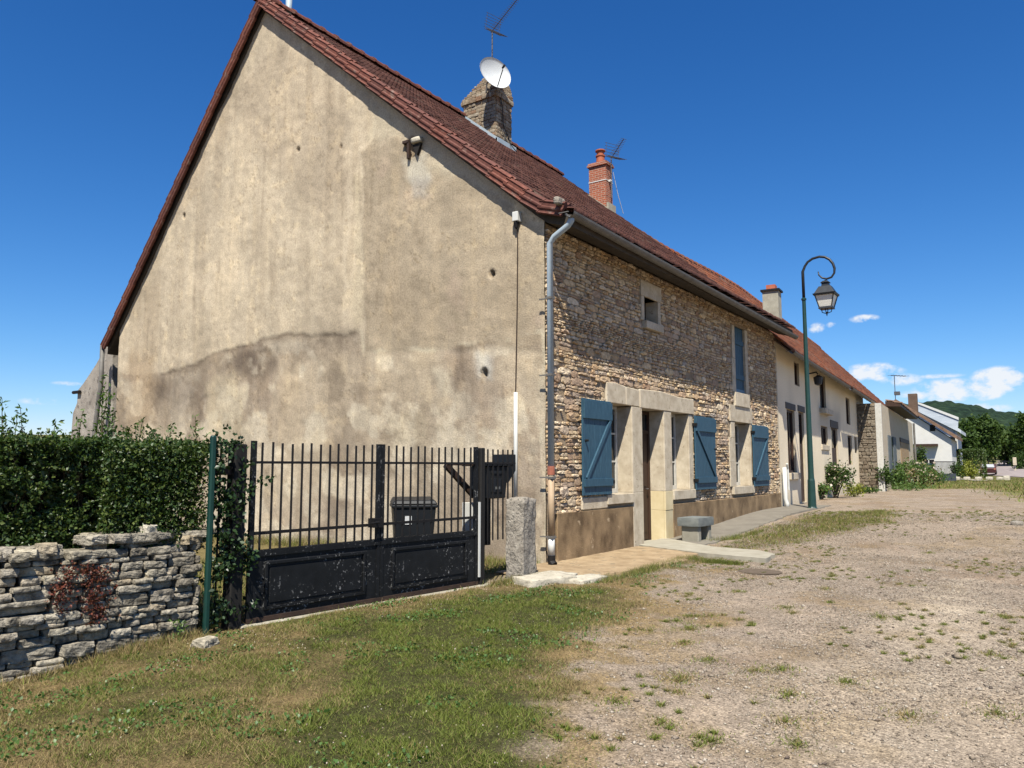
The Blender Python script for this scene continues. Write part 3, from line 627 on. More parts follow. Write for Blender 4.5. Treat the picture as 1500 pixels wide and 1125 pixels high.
for pts, am, ti in (([(228, 552), (300, 535), (420, 500), (520, 490), (520, 505), (430, 525), (330, 560), (300, 600), (228, 590)], .75, (.60, .585, .60)),
                    ([(228, 560), (290, 560), (300, 620), (235, 640)], .6, (.62, .60, .61)),
                    ([(190, 525), (225, 520), (226, 620), (192, 625)], .7, (.80, .72, .64)),
                    ([(150, 570), (190, 560), (190, 660), (140, 660)], .6, (.75, .72, .70)),
                    ([(205, 420), (232, 415), (234, 515), (200, 520)], .6, (.84, .82, .80)),
                    ([(340, 140), (420, 60), (500, 140), (520, 260), (470, 320), (410, 250), (370, 200)], .55, (.80, .775, .76)),
                    ([(540, 230), (590, 260), (600, 470), (540, 480)], .45, (.84, .83, .82)),
                    ([(560, 400), (760, 420), (780, 480), (640, 500), (560, 480)], .45, (.86, .84, .82)),
                    ([(660, 520), (720, 520), (735, 610), (680, 630)], .6, (.78, .76, .76)),
                    ([(540, 560), (600, 555), (610, 640), (545, 650)], .4, (.80, .78, .77)),
                    ([(380, 560), (440, 540), (450, 640), (390, 660)], .35, (.82, .79, .78))):
    shade(sstep(-.35, .25, poly_sd(y, z, PV(*pts))+wob*.8)*am, ti)
for pts, am, colr in (([(548, 160), (575, 160), (590, 190), (560, 210), (540, 200)], .75, (.58, .50, .36)), ([(590, 235), (622, 225), (628, 262), (605, 270), (596, 262)], .85, (.60, .55, .44)),
                      ([(600, 262), (628, 262), (625, 285), (608, 290)], .6, (.44, .41, .36)), ([(700, 520), (718, 518), (720, 555), (704, 552)], .8, (.56, .53, .46)),
                      ([(635, 540), (655, 545), (665, 580), (645, 575)], .7, (.62, .54, .40)), ([(640, 230), (670, 250), (660, 262), (630, 245)], .6, (.56, .49, .36)),
                      ([(520, 260), (530, 250), (532, 470), (522, 480)], .5, (.52, .44, .30)), ([(240, 300), (330, 150), (345, 170), (260, 330)], .35, (.55, .44, .31)),
                      ([(570, 610), (620, 600), (625, 650), (575, 655)], .3, (.54, .46, .32)), ([(300, 560), (345, 540), (360, 640), (310, 660)], .45, (.54, .46, .32))):
    lay(sstep(-.12, .10, poly_sd(y, z, PV(*pts))+wob*.6)*am, colr)
shade(sstep(.52, .72, streak)*.5, (.74, .72, .70)); shade(sstep(.46, .30, streak)*.45, (1.16, 1.14, 1.10))
drip = fbm(np.stack([y*9.0, z*.9, y*0], -1), 3, 152); shade(sstep(.60, .75, drip)*sstep(.45, .6, n1)*.5, (.70, .68, .66)); shade(sstep(.40, .26, drip)*.35, (1.2, 1.18, 1.12))
flake = fbm2(y, z, 4.2, 5, 153); shade((flake > .655)*.6*(n1 > .42), (1.22, 1.2, 1.14)); shade((np.abs(flake-.655) < .006)*.6*(n1 > .42), (.6, .57, .54))
speck = fbm2(y, z, 16, 3, 105); shade(sstep(.66, .74, speck)*.35, (.6, .57, .55)); shade(sstep(.34, .26, speck)*.5, (1.25, 1.24, 1.2))
crack = np.abs(fbm2(y, z, .8, 5, 120)-.5); shade((crack < .003)*.4*(n2 > .52), (.6, .57, .55))
relief = .018*(1-low)*lefty+.010*rp*sstep(-.1, .1, 3.9-z)*0+.008*rp-.006*(1-rp)*0+(n2-.5)*.045+(n1-.5)*.05+(n3-.5)*.012
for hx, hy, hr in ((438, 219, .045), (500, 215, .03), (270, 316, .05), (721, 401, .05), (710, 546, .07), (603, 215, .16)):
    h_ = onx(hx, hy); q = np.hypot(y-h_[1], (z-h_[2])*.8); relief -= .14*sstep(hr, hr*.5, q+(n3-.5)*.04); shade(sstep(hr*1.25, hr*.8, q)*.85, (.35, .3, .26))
X = -relief
ny_, nz_ = len(ys), len(zs); ii = (np.arange(ny_-1)[:, None]*nz_+np.arange(nz_-1)[None]).ravel()
yc = y[ii]+.02; zc = z[ii]+.02; kp = zc < roof_under(yc)+.10; ii = ii[kp]
gable = npmesh('gable_wall', np.stack([X, y, z], -1), np.stack([ii, ii+1, ii+nz_+1, ii+nz_], -1), M_PLASTER, house, c, smooth=True)
# the body behind it: back wall, far gable, inner core so that no light leaks in
mb = MB(); prof = [(.38, -.3), (12.6, -.3), (12.6, BACK_U-.05), (RIDGE_Y, RIDGE_U-.02), (.38, UX(.38)-.02)]
mb.prism([(.09, a, b) for a, b in prof], (XE-.14, 0, 0))
body = mb.build('rear_wall', [attrmat('rear_plaster_flat', 9)] if False else M_MORTAR, house)
# openings in the front
def rect(pxl, pyt, pxr, pyb): a = fx(pxl, pyt); b = fx(pxr, pyb); return a[0], b[0], b[1], a[1]
w1 = (2.02, 2.96, 1.01, 2.62); door = (3.40, 4.42, .03, 2.60); w2 = (4.80, 5.74, 1.01, 2.62)
x3a = fx(1074.5, 615)[0]; x3b = fx(1096.5, 620)[0]; w3 = (x3a, x3b, 1.01, 2.60)
sa = fx(941.5, 434); sb = fx(962, 477); sq = (sa[0], sb[0], sb[1], fx(941.5, 434)[1])
ua = fx(1074, 476); ub = fx(1092, 578); up_ = (ua[0], ub[0], ub[1], 5.05)
OPEN = [w1, door, w2, w3, sq, up_]
DRESS = [(1.95, 6.02, 2.62, 2.97), (2.96, 3.40, 0, 2.62), (4.42, 4.80, 0, 2.62), (5.74, 6.0, .7, 2.62), (1.9, 3.0, .70, 1.01), (4.75, 6.0, .70, 1.01),
         (x3a-.45, x3a, .95, 2.60), (x3b, x3b+.16, .95, 2.60), (x3a-.35, x3b+.22, 2.60, 3.02), (x3a-.3, x3b+.15, .78, 1.01),
         (sq[0]-.13, sq[0], sq[2], sq[3]), (sq[1], sq[1]+.13, sq[2], sq[3]), (sq[0]-.15, sq[1]+.17, sq[3], sq[3]+.32), (sq[0]-.06, sq[1]+.12, sq[2]-.16, sq[2]),
         (up_[0]-.28, up_[0], up_[2], 5.05), (up_[1], up_[1]+.22, up_[2], 5.05), (up_[0]-.2, up_[1]+.15, up_[2]-.36, up_[2])]
EAVEZ = 5.36
xs_ = sorted({0.02, XE}|{v for o in OPEN for v in o[:2]}); zs_ = sorted({-.3, EAVEZ}|{v for o in OPEN for v in o[2:]})
mb = MB()
for i in range(len(xs_)-1):
    for j in range(len(zs_)-1):
        a, b, c0, d0 = xs_[i], xs_[i+1], zs_[j], zs_[j+1]; mx_, mz_ = (a+b)/2, (c0+d0)/2
        if any(o[0] < mx_ < o[1] and o[2] < mz_ < o[3] for o in OPEN): continue
        mb.add([(a, 0, c0), (b, 0, c0), (b, 0, d0), (a, 0, d0)], [(0, 1, 2, 3)], 0)
PL0, PL1 = .77, .74
def stone(mb, xa, xb, za, zb, p, m=1):
    """one rubble stone: a lumpy cushion bedded in the mortar"""
    g = min(xb-xa, zb-za); j = g*.10; cxm, czm = (xa+xb)/2, (za+zb)/2
    def ring(sc, yy, jj):
        r_ = []
        for ux, uz in ((-1, -.55), (-.55, -1), (.1, -1), (.6, -1), (1, -.5), (1, .5), (.55, 1), (-.1, 1), (-.6, 1), (-1, .5)):
            r_.append((cxm+ux*(xb-xa)/2*sc+random.uniform(-jj, jj), yy+random.uniform(-.3, .3)*p, czm+uz*(zb-za)/2*sc+random.uniform(-jj, jj)))
        return r_
    r0 = ring(1.0, 0.012, j*.6); r1 = ring(.93, -p*.80, j*1.2); r2 = ring(.66, -p*1.05, j*1.9)
    n = 10; vs = r0+r1+r2+[(cxm+random.uniform(-j, j), -p*random.uniform(.9, 1.25), czm)]
    fs = [(a_*n+i, a_*n+(i+1) % n, (a_+1)*n+(i+1) % n, (a_+1)*n+i) for a_ in (0, 1) for i in range(n)]+[(2*n+i, 2*n+(i+1) % n, 3*n) for i in range(n)]
    mb.add(vs, fs, m)
def blocked(xa, xb, za, zb):
    for o in OPEN+DRESS:
        if xa < o[1]-.015 and xb > o[0]+.015 and za < o[3]-.015 and zb > o[2]+.015: return o
    return None
z_ = .74
while z_ < EAVEZ-.02:
    h_ = random.choice([.04, .05, .06, .07, .08, .10, .12, .15]); x_ = .03-random.random()*.15
    while x_ < XE-.03:
        L_ = random.choice((random.uniform(.8, 2.0), random.uniform(1.5, 4.0)))*h_+.03; L_ = min(max(L_, .05), .42); xa, xb = max(.02, x_), min(x_+L_, XE)
        x_ += L_
        if xb-xa < .05: continue
        nst = 2 if (h_ > .09 and random.random() < .5) else 1
        for s_ in range(nst):
            za = z_+h_*s_/nst+.012*math.sin(xa*1.7+z_*3); zb = za+h_/nst
            gp = random.uniform(.006, .014); o = blocked(xa, xb, za, zb); aa, bb = xa, xb
            if o:
                if o[0] > aa+.05 and o[0] < bb: bb = o[0]
                elif o[1] < bb-.05 and o[1] > aa: aa = o[1]
                else: continue
                if blocked(aa, bb, za, zb): continue
            if random.random() < .03: continue
            stone(mb, aa+gp*.6, bb-gp*.6, za+gp*.5, zb-gp*.5, random.choice((.010, .016, .022, .028, .040))*random.uniform(.8, 1.1))
    z_ += h_
facade = mb.build('facade_wall', [M_MORTAR, M_RUBBLE], house)
# dressed stones: lintels, jambs, sills
def dressed(x0, x1, z0, z1, proud=.03, depth=.36, name='jamb_stone', mat=None, parent=house, y1=None):
    m_ = MB(); m_.box(x0, x1, -proud, depth, z0, z1); return m_.build(name, mat or M_QUOIN, parent, bevel=.005)
mbl = MB(); mbl.prism([(1.97, -.045, 2.625), (2.72, -.045, 2.625), (2.72, -.045, 2.97), (2.3, -.045, 3.00), (1.97, -.045, 2.98)], (0, .4, 0)); lint1 = mbl.build('lintel_stone', M_QUOIN, house, bevel=.012)
mbl = MB(); mbl.prism([(2.735, -.04, 2.625), (3.30, -.04, 2.625), (3.30, -.04, 2.95), (2.735, -.04, 2.965)], (0, .4, 0)); mbl.build('lintel_stone', M_QUOIN, house, bevel=.012)
mbl = MB(); mbl.prism([(3.315, -.05, 2.61), (6.03, -.05, 2.625), (6.03, -.05, 2.96), (5.2, -.05, 2.95), (4.3, -.05, 3.0), (3.315, -.05, 2.97)], (0, .4, 0)); mbl.build('lintel_stone', M_QUOIN, house, bevel=.012)
for zz in ((.0, 1.018), (1.022, 2.61)): dressed(2.965, 3.395, *zz, proud=.035+random.uniform(0, .008), name='jamb_stone')
dressed(2.97, 3.39, -.1, .0, proud=.03)
for zz in ((0.0, .62), (.624, 1.0), (1.004, 2.61)): dressed(4.425, 4.795, *zz, proud=.035+random.uniform(0, .008), mat=M_QUOINY if zz[0] < 1 else M_QUOIN)
for zz in ((1.012, 2.61),): dressed(5.745, 5.99, *zz, proud=.03)
dressed(1.92, 2.95, .84, 1.005, .07, .36, 'sill_stone'); dressed(4.805, 5.98, .82, 1.005, .07, .36, 'sill_stone')
for zz in ((1.01, 1.6), (1.604, 2.2), (2.204, 2.59)): dressed(x3a-.42+random.uniform(0, .2), x3a-.005, *zz, proud=.03)
dressed(x3b+.005, x3b+.15, 1.01, 2.59, .03); dressed(x3a-.34, x3b+.2, 2.605, 3.01, .04, .36, 'lintel_stone'); dressed(x3a-.28, x3b+.14, .82, 1.005, .07, .36, 'sill_stone')
dressed(sq[0]-.14, sq[0]-.004, sq[2]+.004, sq[3]-.004, .035); dressed(sq[1]+.004, sq[1]+.13, sq[2]+.004, sq[3]-.004, .035)
dressed(sq[0]-.15, sq[1]+.17, sq[3], sq[3]+.31, .04, .36, 'lintel_stone'); dressed(sq[0]-.05, sq[1]+.12, sq[2]-.15, sq[2], .10, .36, 'sill_stone')
dressed(up_[0]-.27, up_[0]-.004, up_[2], 4.2, .03); dressed(up_[0]-.2, up_[0]-.004, 4.21, 5.05, .03); dressed(up_[1]+.004, up_[1]+.21, up_[2], 5.05, .03)
dressed(up_[0]-.18, up_[1]+.14, up_[2]-.35, up_[2]-.005, .07, .36, 'sill_stone')
# plinth
for a, b, zt in ((.27, 2.955, .77), (4.81, XE-.02, .735)):
    m_ = MB(); m_.box(a, b, -.045, .02, -.3, zt); m_.build('plinth', M_PLINTH, house, bevel=.01)
m_ = MB(); m_.box(1.05, 1.95, -.05, .05, .775, .99); m_.build('sill_stone', M_QUOIN, house, bevel=.02)
# windows
def casement(o, sill=True, dark=False):
    x0, x1, z0, z1 = o; root_ = MB(); fw = .06; yb = .27
    root_.box(x0, x0+fw, yb, yb+.07, z0, z1); root_.box(x1-fw, x1, yb, yb+.07, z0, z1); root_.box(x0+fw, x1-fw, yb, yb+.07, z1-fw, z1); root_.box(x0+fw, x1-fw, yb, yb+.07, z0, z0+.08)
    w_ = root_.build('window', M_WHITEP if not dark else M_DARKWOOD, house)
    s_ = MB(); cxm = (x0+x1)/2; s_.box(cxm-.045, cxm+.045, yb-.012, yb+.05, z0+.08, z1-fw)
    for q in (.36, .68): s_.box(x0+fw, cxm-.045, yb+.008, yb+.045, z0+(z1-z0)*q-.016, z0+(z1-z0)*q+.016); s_.box(cxm+.045, x1-fw, yb+.008, yb+.045, z0+(z1-z0)*q-.016, z0+(z1-z0)*q+.016)
    s_.build('glazing_bars', M_WHITEP if not dark else M_DARKWOOD, w_)
    g_ = MB(); g_.box(x0+fw, x1-fw, yb+.03, yb+.036, z0+.08, z1-fw); g_.build('pane', M_GLASS, w_)
    r_ = MB(); r_.box(x0-.02, x1+.02, .345, .375, z0-.02, z1+.02); r_.build('shade', M_DARK, w_)
    return w_
for o in (w1, w2, w3): casement(o)
m_ = MB(); x0, x1, z0, z1 = sq; m_.add([(x0, -.0, z0), (x1, 0, z0), (x1, .37, z0), (x0, .37, z0), (x0, 0, z1), (x1, 0, z1), (x1, .37, z1), (x0, .37, z1)], [(0, 1, 2, 3), (7, 6, 5, 4), (0, 3, 7, 4), (2, 1, 5, 6), (3, 2, 6, 7)]); m_.build('window_recess', M_QUOIN, house)
m_ = MB(); m_.box(x0, x0+.05, .24, .29, z0, z1); m_.box(x1-.05, x1, .24, .29, z0, z1); m_.box(x0+.05, x1-.05, .24, .29, z0, z0+.05); m_.box(x0+.05, x1-.05, .24, .29, z1-.05, z1); m_.box((x0+x1)/2-.02, (x0+x1)/2+.02, .245, .28, z0+.05, z1-.05)
wq = m_.build('window', M_DARKWOOD, house); m_ = MB(); m_.box(x0+.05, x1-.05, .262, .268, z0+.05, z1-.05); m_.build('pane', M_GLASS, wq)
# front door
x0, x1, z0, z1 = door; m_ = MB(); m_.box(x0, x0+.07, .28, .36, z0, z1); m_.box(x1-.07, x1, .28, .36, z0, z1); m_.box(x0+.07, x1-.07, .28, .36, z1-.45, z1-.38); m_.box(x0+.07, x1-.07, .28, .36, z1-.06, z1); fr = m_.build('door', M_DARKWOOD, house)
m_ = MB(); m_.box(x0+.07, x1-.07, .30, .35, z0+.02, z1-.45)
for a, b, c0, d0 in ((x0+.17, x0+.48, .2, .95), (x0+.55, x1-.17, .2, .95), (x0+.17, x0+.48, 1.1, 2.0), (x0+.55, x1-.17, 1.1, 2.0)): m_.box(a, b, .288, .302, c0, d0)
m_.build('door_leaf', M_DARKWOOD, fr, bevel=.004); m_ = MB(); m_.box(x0+.07, x1-.07, .31, .316, z1-.38, z1-.06); m_.build('pane', M_GLASS, fr)
m_ = MB(); m_.tube([(x1-.16, .30, 1.05), (x1-.16, .25, 1.05), (x1-.26, .245, 1.05)], .011, 8); m_.build('handle', M_METAL, fr)
m_ = MB(); m_.box(x0-.01, x1+.01, -.02, .4, -.1, z0); m_.build('threshold', M_CONC, fr, bevel=.01); m_ = MB(); m_.box(x0-.02, x1+.02, .362, .378, z0, z1+.02); m_.build('shade', M_DARK, fr)
# shutters: planked leaf, two battens and a brace, folded back on the wall
def shutter(x0, x1, z0, z1, up_left, lab, latch):
    m_ = MB(); n = 5; w_ = (x1-x0)/n
    for i in range(n): m_.box(x0+w_*i+.002, x0+w_*(i+1)-.002, -.092, -.062, z0, z1)
    s_ = m_.build('shutter', M_BLUE, house, bevel=.003); s_['label'] = lab
    b0, b1 = z0+.17*(z1-z0), z1-.22*(z1-z0); 
    for za, zb in ((z0+.09*(z1-z0), b0), (b1+.02, z1-.03)): m_ = MB(); m_.box(x0+.01, x1-.01, -.125, -.0925, za, zb); m_.build('batten', M_BLUE, s_, bevel=.003)
    p, q = ((x0+.10, -.108, b0), (x1-.06, -.108, b1+.02)) if not up_left else ((x1-.06, -.108, b0), (x0+.10, -.108, b1+.02))
    m_ = MB(); m_.bar(p, q, .07, .031, up=(0, -1, 0)); m_.build('brace', M_BLUE, s_, bevel=.002)
    hx = x1 if not latch else x0
    for zz in (z0+.13*(z1-z0), z1-.12*(z1-z0)): m_ = MB(); m_.box(hx-.02, hx+.03, -.135, -.02, zz-.03, zz+.03); m_.build('hinge', M_IRONB, s_)
    m_ = MB(); m_.tube([(x0+(.08 if not latch else (x1-x0)-.08), -.09, (z0+z1)/2+.1), (x0+(.08 if not latch else (x1-x0)-.08), -.15, (z0+z1)/2+.1)], .02, 8); m_.build('latch', M_IRONB, s_)
    return s_
shutter(1.01, 2.03, 1.02, 2.63, False, 'blue shutter folded left of the first window', False)
xs2 = fx(1013.5, 610)[0]-.06, fx(1043, 612)[0]-.06; shutter(xs2[0], xs2[1], .99, 2.60, True, 'blue shutter right of the second window, brace falling to the right', True)
xs3 = fx(1099, 620)[0]-.08, fx(1120.5, 622)[0]-.08; shutter(xs3[0], xs3[1], .98, 2.58, False, 'blue shutter at the far end of the front', True)
m_ = MB(); n = 6; w_ = (up_[1]-up_[0])/n
for i in range(n): m_.box(up_[0]+w_*i+.003, up_[0]+w_*(i+1)-.003, .03, .06, up_[2], up_[3])
us = m_.build('shutter', M_BLUE, house, bevel=.003); us['label'] = 'closed blue loft shutter under the eave'
for za, zb in ((up_[2]+.35, up_[2]+.47), (up_[3]-.45, up_[3]-.33)): m_ = MB(); m_.box(up_[0]+.03, up_[1]-.03, .0, .03, za, zb); m_.build('batten', M_BLUE, us)
m_ = MB(); m_.box(up_[0], up_[1], .02, .06, up_[2]-.002+.005, up_[2]+.10); m_.build('bottom_rail', M_BLUE2, us)  # paler blue strip along the bottom of the loft shutter
# ------------- roofs
def tiled(name, parent, prof, x0, x1, tw, course, mat, amp=.028, back=False, ribs=2, frame=None, seedc=0):
    """courses of interlocking tiles laid along a roof profile [(offset, height)...] from eave to ridge, each tile a separate piece"""
    P = np.array(prof, float); L = np.linalg.norm(np.diff(P, axis=0), axis=1); cum = np.concatenate([[0], np.cumsum(L)]); T = cum[-1]
    nc = int(round(T/course)); ntile = int(round((x1-x0)/tw)); tw = (x1-x0)/ntile; V = []; F = []; o = 0
    prof8 = [(0, 0), (.10, .9), (.20, 1.0), (.30, .2), (.52, .05), (.62, .8), (.72, .9), (.84, .15), (1.0, 0)]
    for cidx in range(nc):
        s0, s1 = T*cidx/nc, min(T, T*(cidx+1)/nc+.05)
        a = np.array([np.interp(s0, cum, P[:, 0]), np.interp(s0, cum, P[:, 1])]); b = np.array([np.interp(s1, cum, P[:, 0]), np.interp(s1, cum, P[:, 1])])
        d = (b-a)/np.linalg.norm(b-a); nn = np.array([-d[1], d[0]]); nn = nn if nn[1] > 0 else -nn
        for tI in range(ntile):
            xa = x0+tw*tI; j = random.uniform(-.006, .006); jj = random.uniform(-.008, .008); lift = .034
            for (u, hgt) in prof8:
                xx = xa+u*tw*.985; q0 = a+d*jj+nn*(amp*hgt+lift+j); q1 = b+nn*(amp*hgt+.006+j); q2 = a+d*jj+nn*(j-.004)
                V += [(xx, q0[0], q0[1]), (xx, q1[0], q1[1]), (xx, q2[0], q2[1])]
            for i in range(8):
                F += [(o+i*3, o+i*3+3, o+i*3+4, o+i*3+1), (o+i*3+2, o+i*3+5, o+i*3+3, o+i*3)]
            o += 27
    return npmesh(name, V, F, mat, parent)
TH = .215
front = [(-.60, 5.215+TH), (-.12, 5.36+TH), (.10, UX(.10)+TH), (RIDGE_Y, RIDGE_U+TH)]
backp = [(BACK_Y+.35, BACK_U-.42+TH), (RIDGE_Y, RIDGE_U+TH)]
XV = -.10
roof = tiled('roof', house, front, XV, XE+.05, .225, .40, M_TILE)
tiled('rear_slope', roof, backp, XV, XE+.05, .30, .40, M_TILE)
m_ = MB()   # boarding and rafters' closed soffit under the tiles
und = [(-.53, 5.20), (-.10, 5.33), (.10, UX(.10)-.02), (RIDGE_Y, RIDGE_U-.02), (BACK_Y+.3, BACK_U-.40)]; top = [(a, b+TH-.02) for a, b in und]
m_.prism([(XV+.05, a, b) for a, b in und]+[(XV+.05, a, b) for a, b in top[::-1]], (XE+.05-XV-.1, 0, 0)); m_.build('roof_boarding', noisy('dark_boarding', (.05, .04, .03), (.09, .07, .05), 6, .9), roof)
# verge tiles hooked over the gable edge, one per course
def verge(prof, ncs, mat, flip=False):
    P = np.array(prof, float); L = np.linalg.norm(np.diff(P, axis=0), axis=1); cum = np.concatenate([[0], np.cumsum(L)]); T = cum[-1]; m_ = MB()
    for i in range(ncs):
        s0, s1 = T*i/ncs, min(T, T*(i+1)/ncs+.07)
        a = np.array([np.interp(s0, cum, P[:, 0]), np.interp(s0, cum, P[:, 1])]); b = np.array([np.interp(s1, cum, P[:, 0]), np.interp(s1, cum, P[:, 1])])
        d = (b-a)/np.linalg.norm(b-a); nn = np.array([-d[1], d[0]]); nn = nn if nn[1] > 0 else -nn; j = random.uniform(-.006, .006)
        #  cross-section: skirt, lower bead, groove, upper bead, roll on top, shoulder
        sec = [(-.035, -.165), (-.085, -.165), (-.095, -.15), (-.08, -.13), (-.078, -.10), (-.098, -.075), (-.10, -.05), (-.08, -.028), (-.08, .015), (-.095, .04), (-.06, .075), (-.02, .07), (0, .045), (.03, .05), (.06, .08), (.10, .08), (.13, .045), (.20, .04), (.20, -.02), (-.03, -.03)]
        r0 = [(XV+x_+j*.5, *(a+nn*(h_*1.0+.03+j))) for x_, h_ in sec]; r1 = [(XV+x_+j*.5+.004, *(b+nn*(h_*.96+.004+j))) for x_, h_ in sec]
        n = len(sec); m_.add(r0+r1, [list(range(n)), [n+k_ for k_ in range(n)][::-1]]+[(k_, n+k_, n+(k_+1) % n, (k_+1) % n) for k_ in range(n)])
    return m_
verge([(-.46, 5.26+TH), (-.14, 5.35+TH), (.06, UX(.06)+TH), (RIDGE_Y, RIDGE_U+TH)], 24, M_VERGE).build('verge_tiles', M_VERGE, roof)
verge(backp, 20, M_VERGE).build('verge_tiles', M_VERGE, roof)
m_ = MB(); rock(m_, -.20, -.40, 5.575, .22, .09, .11, rough=.14, sub=3); m_.build('verge_mortar', M_OLDPOST, roof, smooth=True)
# ridge tiles
def ridge_tiles(x0, x1, yr, zr, parent, mat, step=.42, r=.13, dy=0.0, dz=0.0):
    m_ = MB(); n = int((x1-x0)/step)
    for i in range(n):
        xa = x0+(x1-x0)*i/n; xb = x0+(x1-x0)*(i+1)/n; o = random.uniform(-.008, .008); vs = []
        for X_, rr in ((xa-.03, r*1.16), (xa+.05, r*1.16), (xa+.055, r), (xb, r)):
            for k_ in range(9):
                t_ = math.pi*(k_/8)*1.10-.05*math.pi; vs.append((X_, yr+math.cos(t_)*rr*1.25, zr+o+math.sin(t_)*rr))
        fs = [(a_*9+k_, a_*9+k_+1, (a_+1)*9+k_+1, (a_+1)*9+k_) for a_ in range(3) for k_ in range(8)]+[tuple(range(9)), tuple(range(35, 26, -1))]
        m_.add(vs, fs)
    return m_.build('ridge_tiles', mat, parent)
ridge_tiles(XV-.08, XE+.06, RIDGE_Y, RIDGE_U+TH+.02, roof, M_VERGE)
# gutter (half round) and downpipe
def gutter(x0, x1, y, z0, z1, parent, mat, r=.075, n=24, name='gutter'):
    m_ = MB(); vs = []
    for i in range(n+1):
        u = i/n; X_ = x0+(x1-x0)*u; Z_ = z0+(z1-z0)*u
        for rr in (r, r-.006):
            for k_ in range(9): t_ = math.pi+math.pi*k_/8; vs.append((X_, y+math.cos(t_)*rr, Z_+math.sin(t_)*rr))
    fs = []
    for i in range(n):
        for k_ in range(8):
            a_ = i*18+k_; fs += [(a_, a_+18, a_+19, a_+1), (a_+9, a_+10, a_+28, a_+27)]
        fs += [(i*18, i*18+9, i*18+27, i*18+18), (i*18+8, i*18+26, i*18+35, i*18+17)]
    m_.add(vs, fs)
    for i in range(0, n+1, 2):
        X_ = x0+(x1-x0)*i/n; Z_ = z0+(z1-z0)*i/n; m_.box(X_-.012, X_+.012, y+r*.2, y+r+.10, Z_+.0, Z_+.012)
    return m_.build(name, mat, parent, smooth=False)
gutter(XV-.14, XE+.02, -.60, 5.37, 5.21, house, M_ZINCD, .085)
pxx = -.12; pyy = -.17
m_ = MB(); m_.tube([(-.15, -.58, 5.31), (-.15, -.58, 5.26), (-.145, -.52, 5.19), (-.13, -.26, 5.06), (pxx, pyy, 4.97), (pxx, pyy, 1.47)], [.05, .05, .048, .048, .048, .048], 14); dp = m_.build('downpipe', M_ZINC, house, smooth=True)
m_ = MB(); m_.tube([(pxx, pyy, 1.50), (pxx, pyy, 1.37)], .058, 14); m_.build('pipe_collar', M_PIPER, dp)
m_ = MB(); m_.tube([(pxx, pyy, 1.37), (pxx, pyy, .44)], .050, 14); m_.build('pipe_section', M_PIPE, dp, smooth=True)
m_ = MB(); m_.tube([(pxx, pyy, .44), (pxx, pyy, .17)], .052, 14); m_.build('pipe_section', M_WPVC, dp, smooth=True)
m_ = MB(); m_.tube([(pxx, pyy, .17), (pxx, pyy, .08), (pxx-.01, pyy-.05, .03)], .060, 14); m_.build('pipe_shoe', M_IRONB, dp)
for zz in (4.1, 2.9, 1.33, .44): m_ = MB(); m_.box(pxx-.056, pxx+.056, pyy-.056, pyy+.055, zz-.018, zz+.018); m_.box(pxx-.01, pxx+.01, pyy+.05, .03, zz-.01, zz+.01); m_.build('pipe_bracket', M_ZINCD, dp)
# rear eave pipe and leaning rear annex wall seen past the left end of the gable
q0 = onx(160, 505, .05); q1 = onx(155, 572, .05); q2 = onx(143, 640, .05); q3 = onx(140, 700, .05)
m_ = MB(); m_.tube([(-.09, q0[1]+.06, q0[2]), (-.09, q1[1]-.02, q1[2]+.05), (-.09, q1[1]+.04, q1[2]-.1), (-.09, q2[1]-.1, q2[2]), (-.09, q2[1]-.1, .1)], .055, 12); m_.build('downpipe', M_ZINCD, house, smooth=True)
m_ = MB(); pr = [onx(*p, .25) for p in ((165, 500), (157, 505), (140, 535), (122, 562), (114, 572), (113, 590), (107, 605), (104, 640), (98, 760), (165, 760))]
m_.prism([(.25, p[1], p[2]) for p in pr], (.6, 0, 0)); bw = m_.build('buttress_wall', noisy('grey_weathered_render', (.22, .19, .16), (.42, .38, .32), 2.4, .95, 30, .7, .02, spots=(5, .6, (.16, .14, .12))), house)
s0 = onx(117, 574, .2); m_ = MB(); m_.tube([(.2, s0[1], s0[2]), (.2, s0[1]+.35, s0[2])], .045, 10); m_.build('spout', M_IRONB, bw)
# gable fittings
b0 = onx(760, 318); m_ = MB(); m_.box(-.13, .0, b0[1]-.06, b0[1]+.05, b0[2]-.10, b0[2]+.06); fx_ = m_.build('junction_box', M_WPVC, house, bevel=.01); m_ = MB(); m_.lathe([(.045, 0), (.05, -.02), (.03, -.1), (.01, -.12)], (-.07, b0[1], b0[2]-.10), 12); m_.build('insulator', M_IRONB, fx_)
m_ = MB(); cb = onx(760, 400); m_.tube([(-.05, b0[1], b0[2]-.15), (-.035, b0[1]+.0, b0[2]-.4), (-.03, onx(759, 480)[1], 4.0), (-.035, onx(757, 570)[1], 2.65)], .010, 6); m_.build('cable', M_RUSTY, house)
c1 = onx(757.5, 575); m_ = MB(); m_.tube([(-.04, c1[1], c1[2]), (-.04, c1[1], .9)], .033, 10); m_.build('conduit', M_WPVC, house, smooth=True)
n0 = onx(613, 207); m_ = MB(); rock(m_, -.03, n0[1], n0[2], .14, .22, .10, rough=.1, sub=2); m_.build('putlog_stone', M_PALEST, house, smooth=True)
m_ = MB(); n1_ = onx(613, 216); m_.prism([(-.055, n1_[1]+.10, n1_[2]+.05), (-.055, n1_[1]-.10, n1_[2]+.05), (-.055, n1_[1]-.01, n1_[2]-.16)], (.05, 0, 0)); m_.build('putlog_shadow', M_DARK, house)  # dark wedge added as the shadow below the protruding stone
m_ = MB(); n2_ = onx(600, 212); m_.box(-.07, -.0, n2_[1]-.02, n2_[1]+.12, n2_[2]+.02, n2_[2]+.07); m_.box(-.06, 0, n2_[1]-.035, n2_[1]+.015, n2_[2]-.28, n2_[2]+.02); m_.build('wall_anchor', M_RUSTY, house)
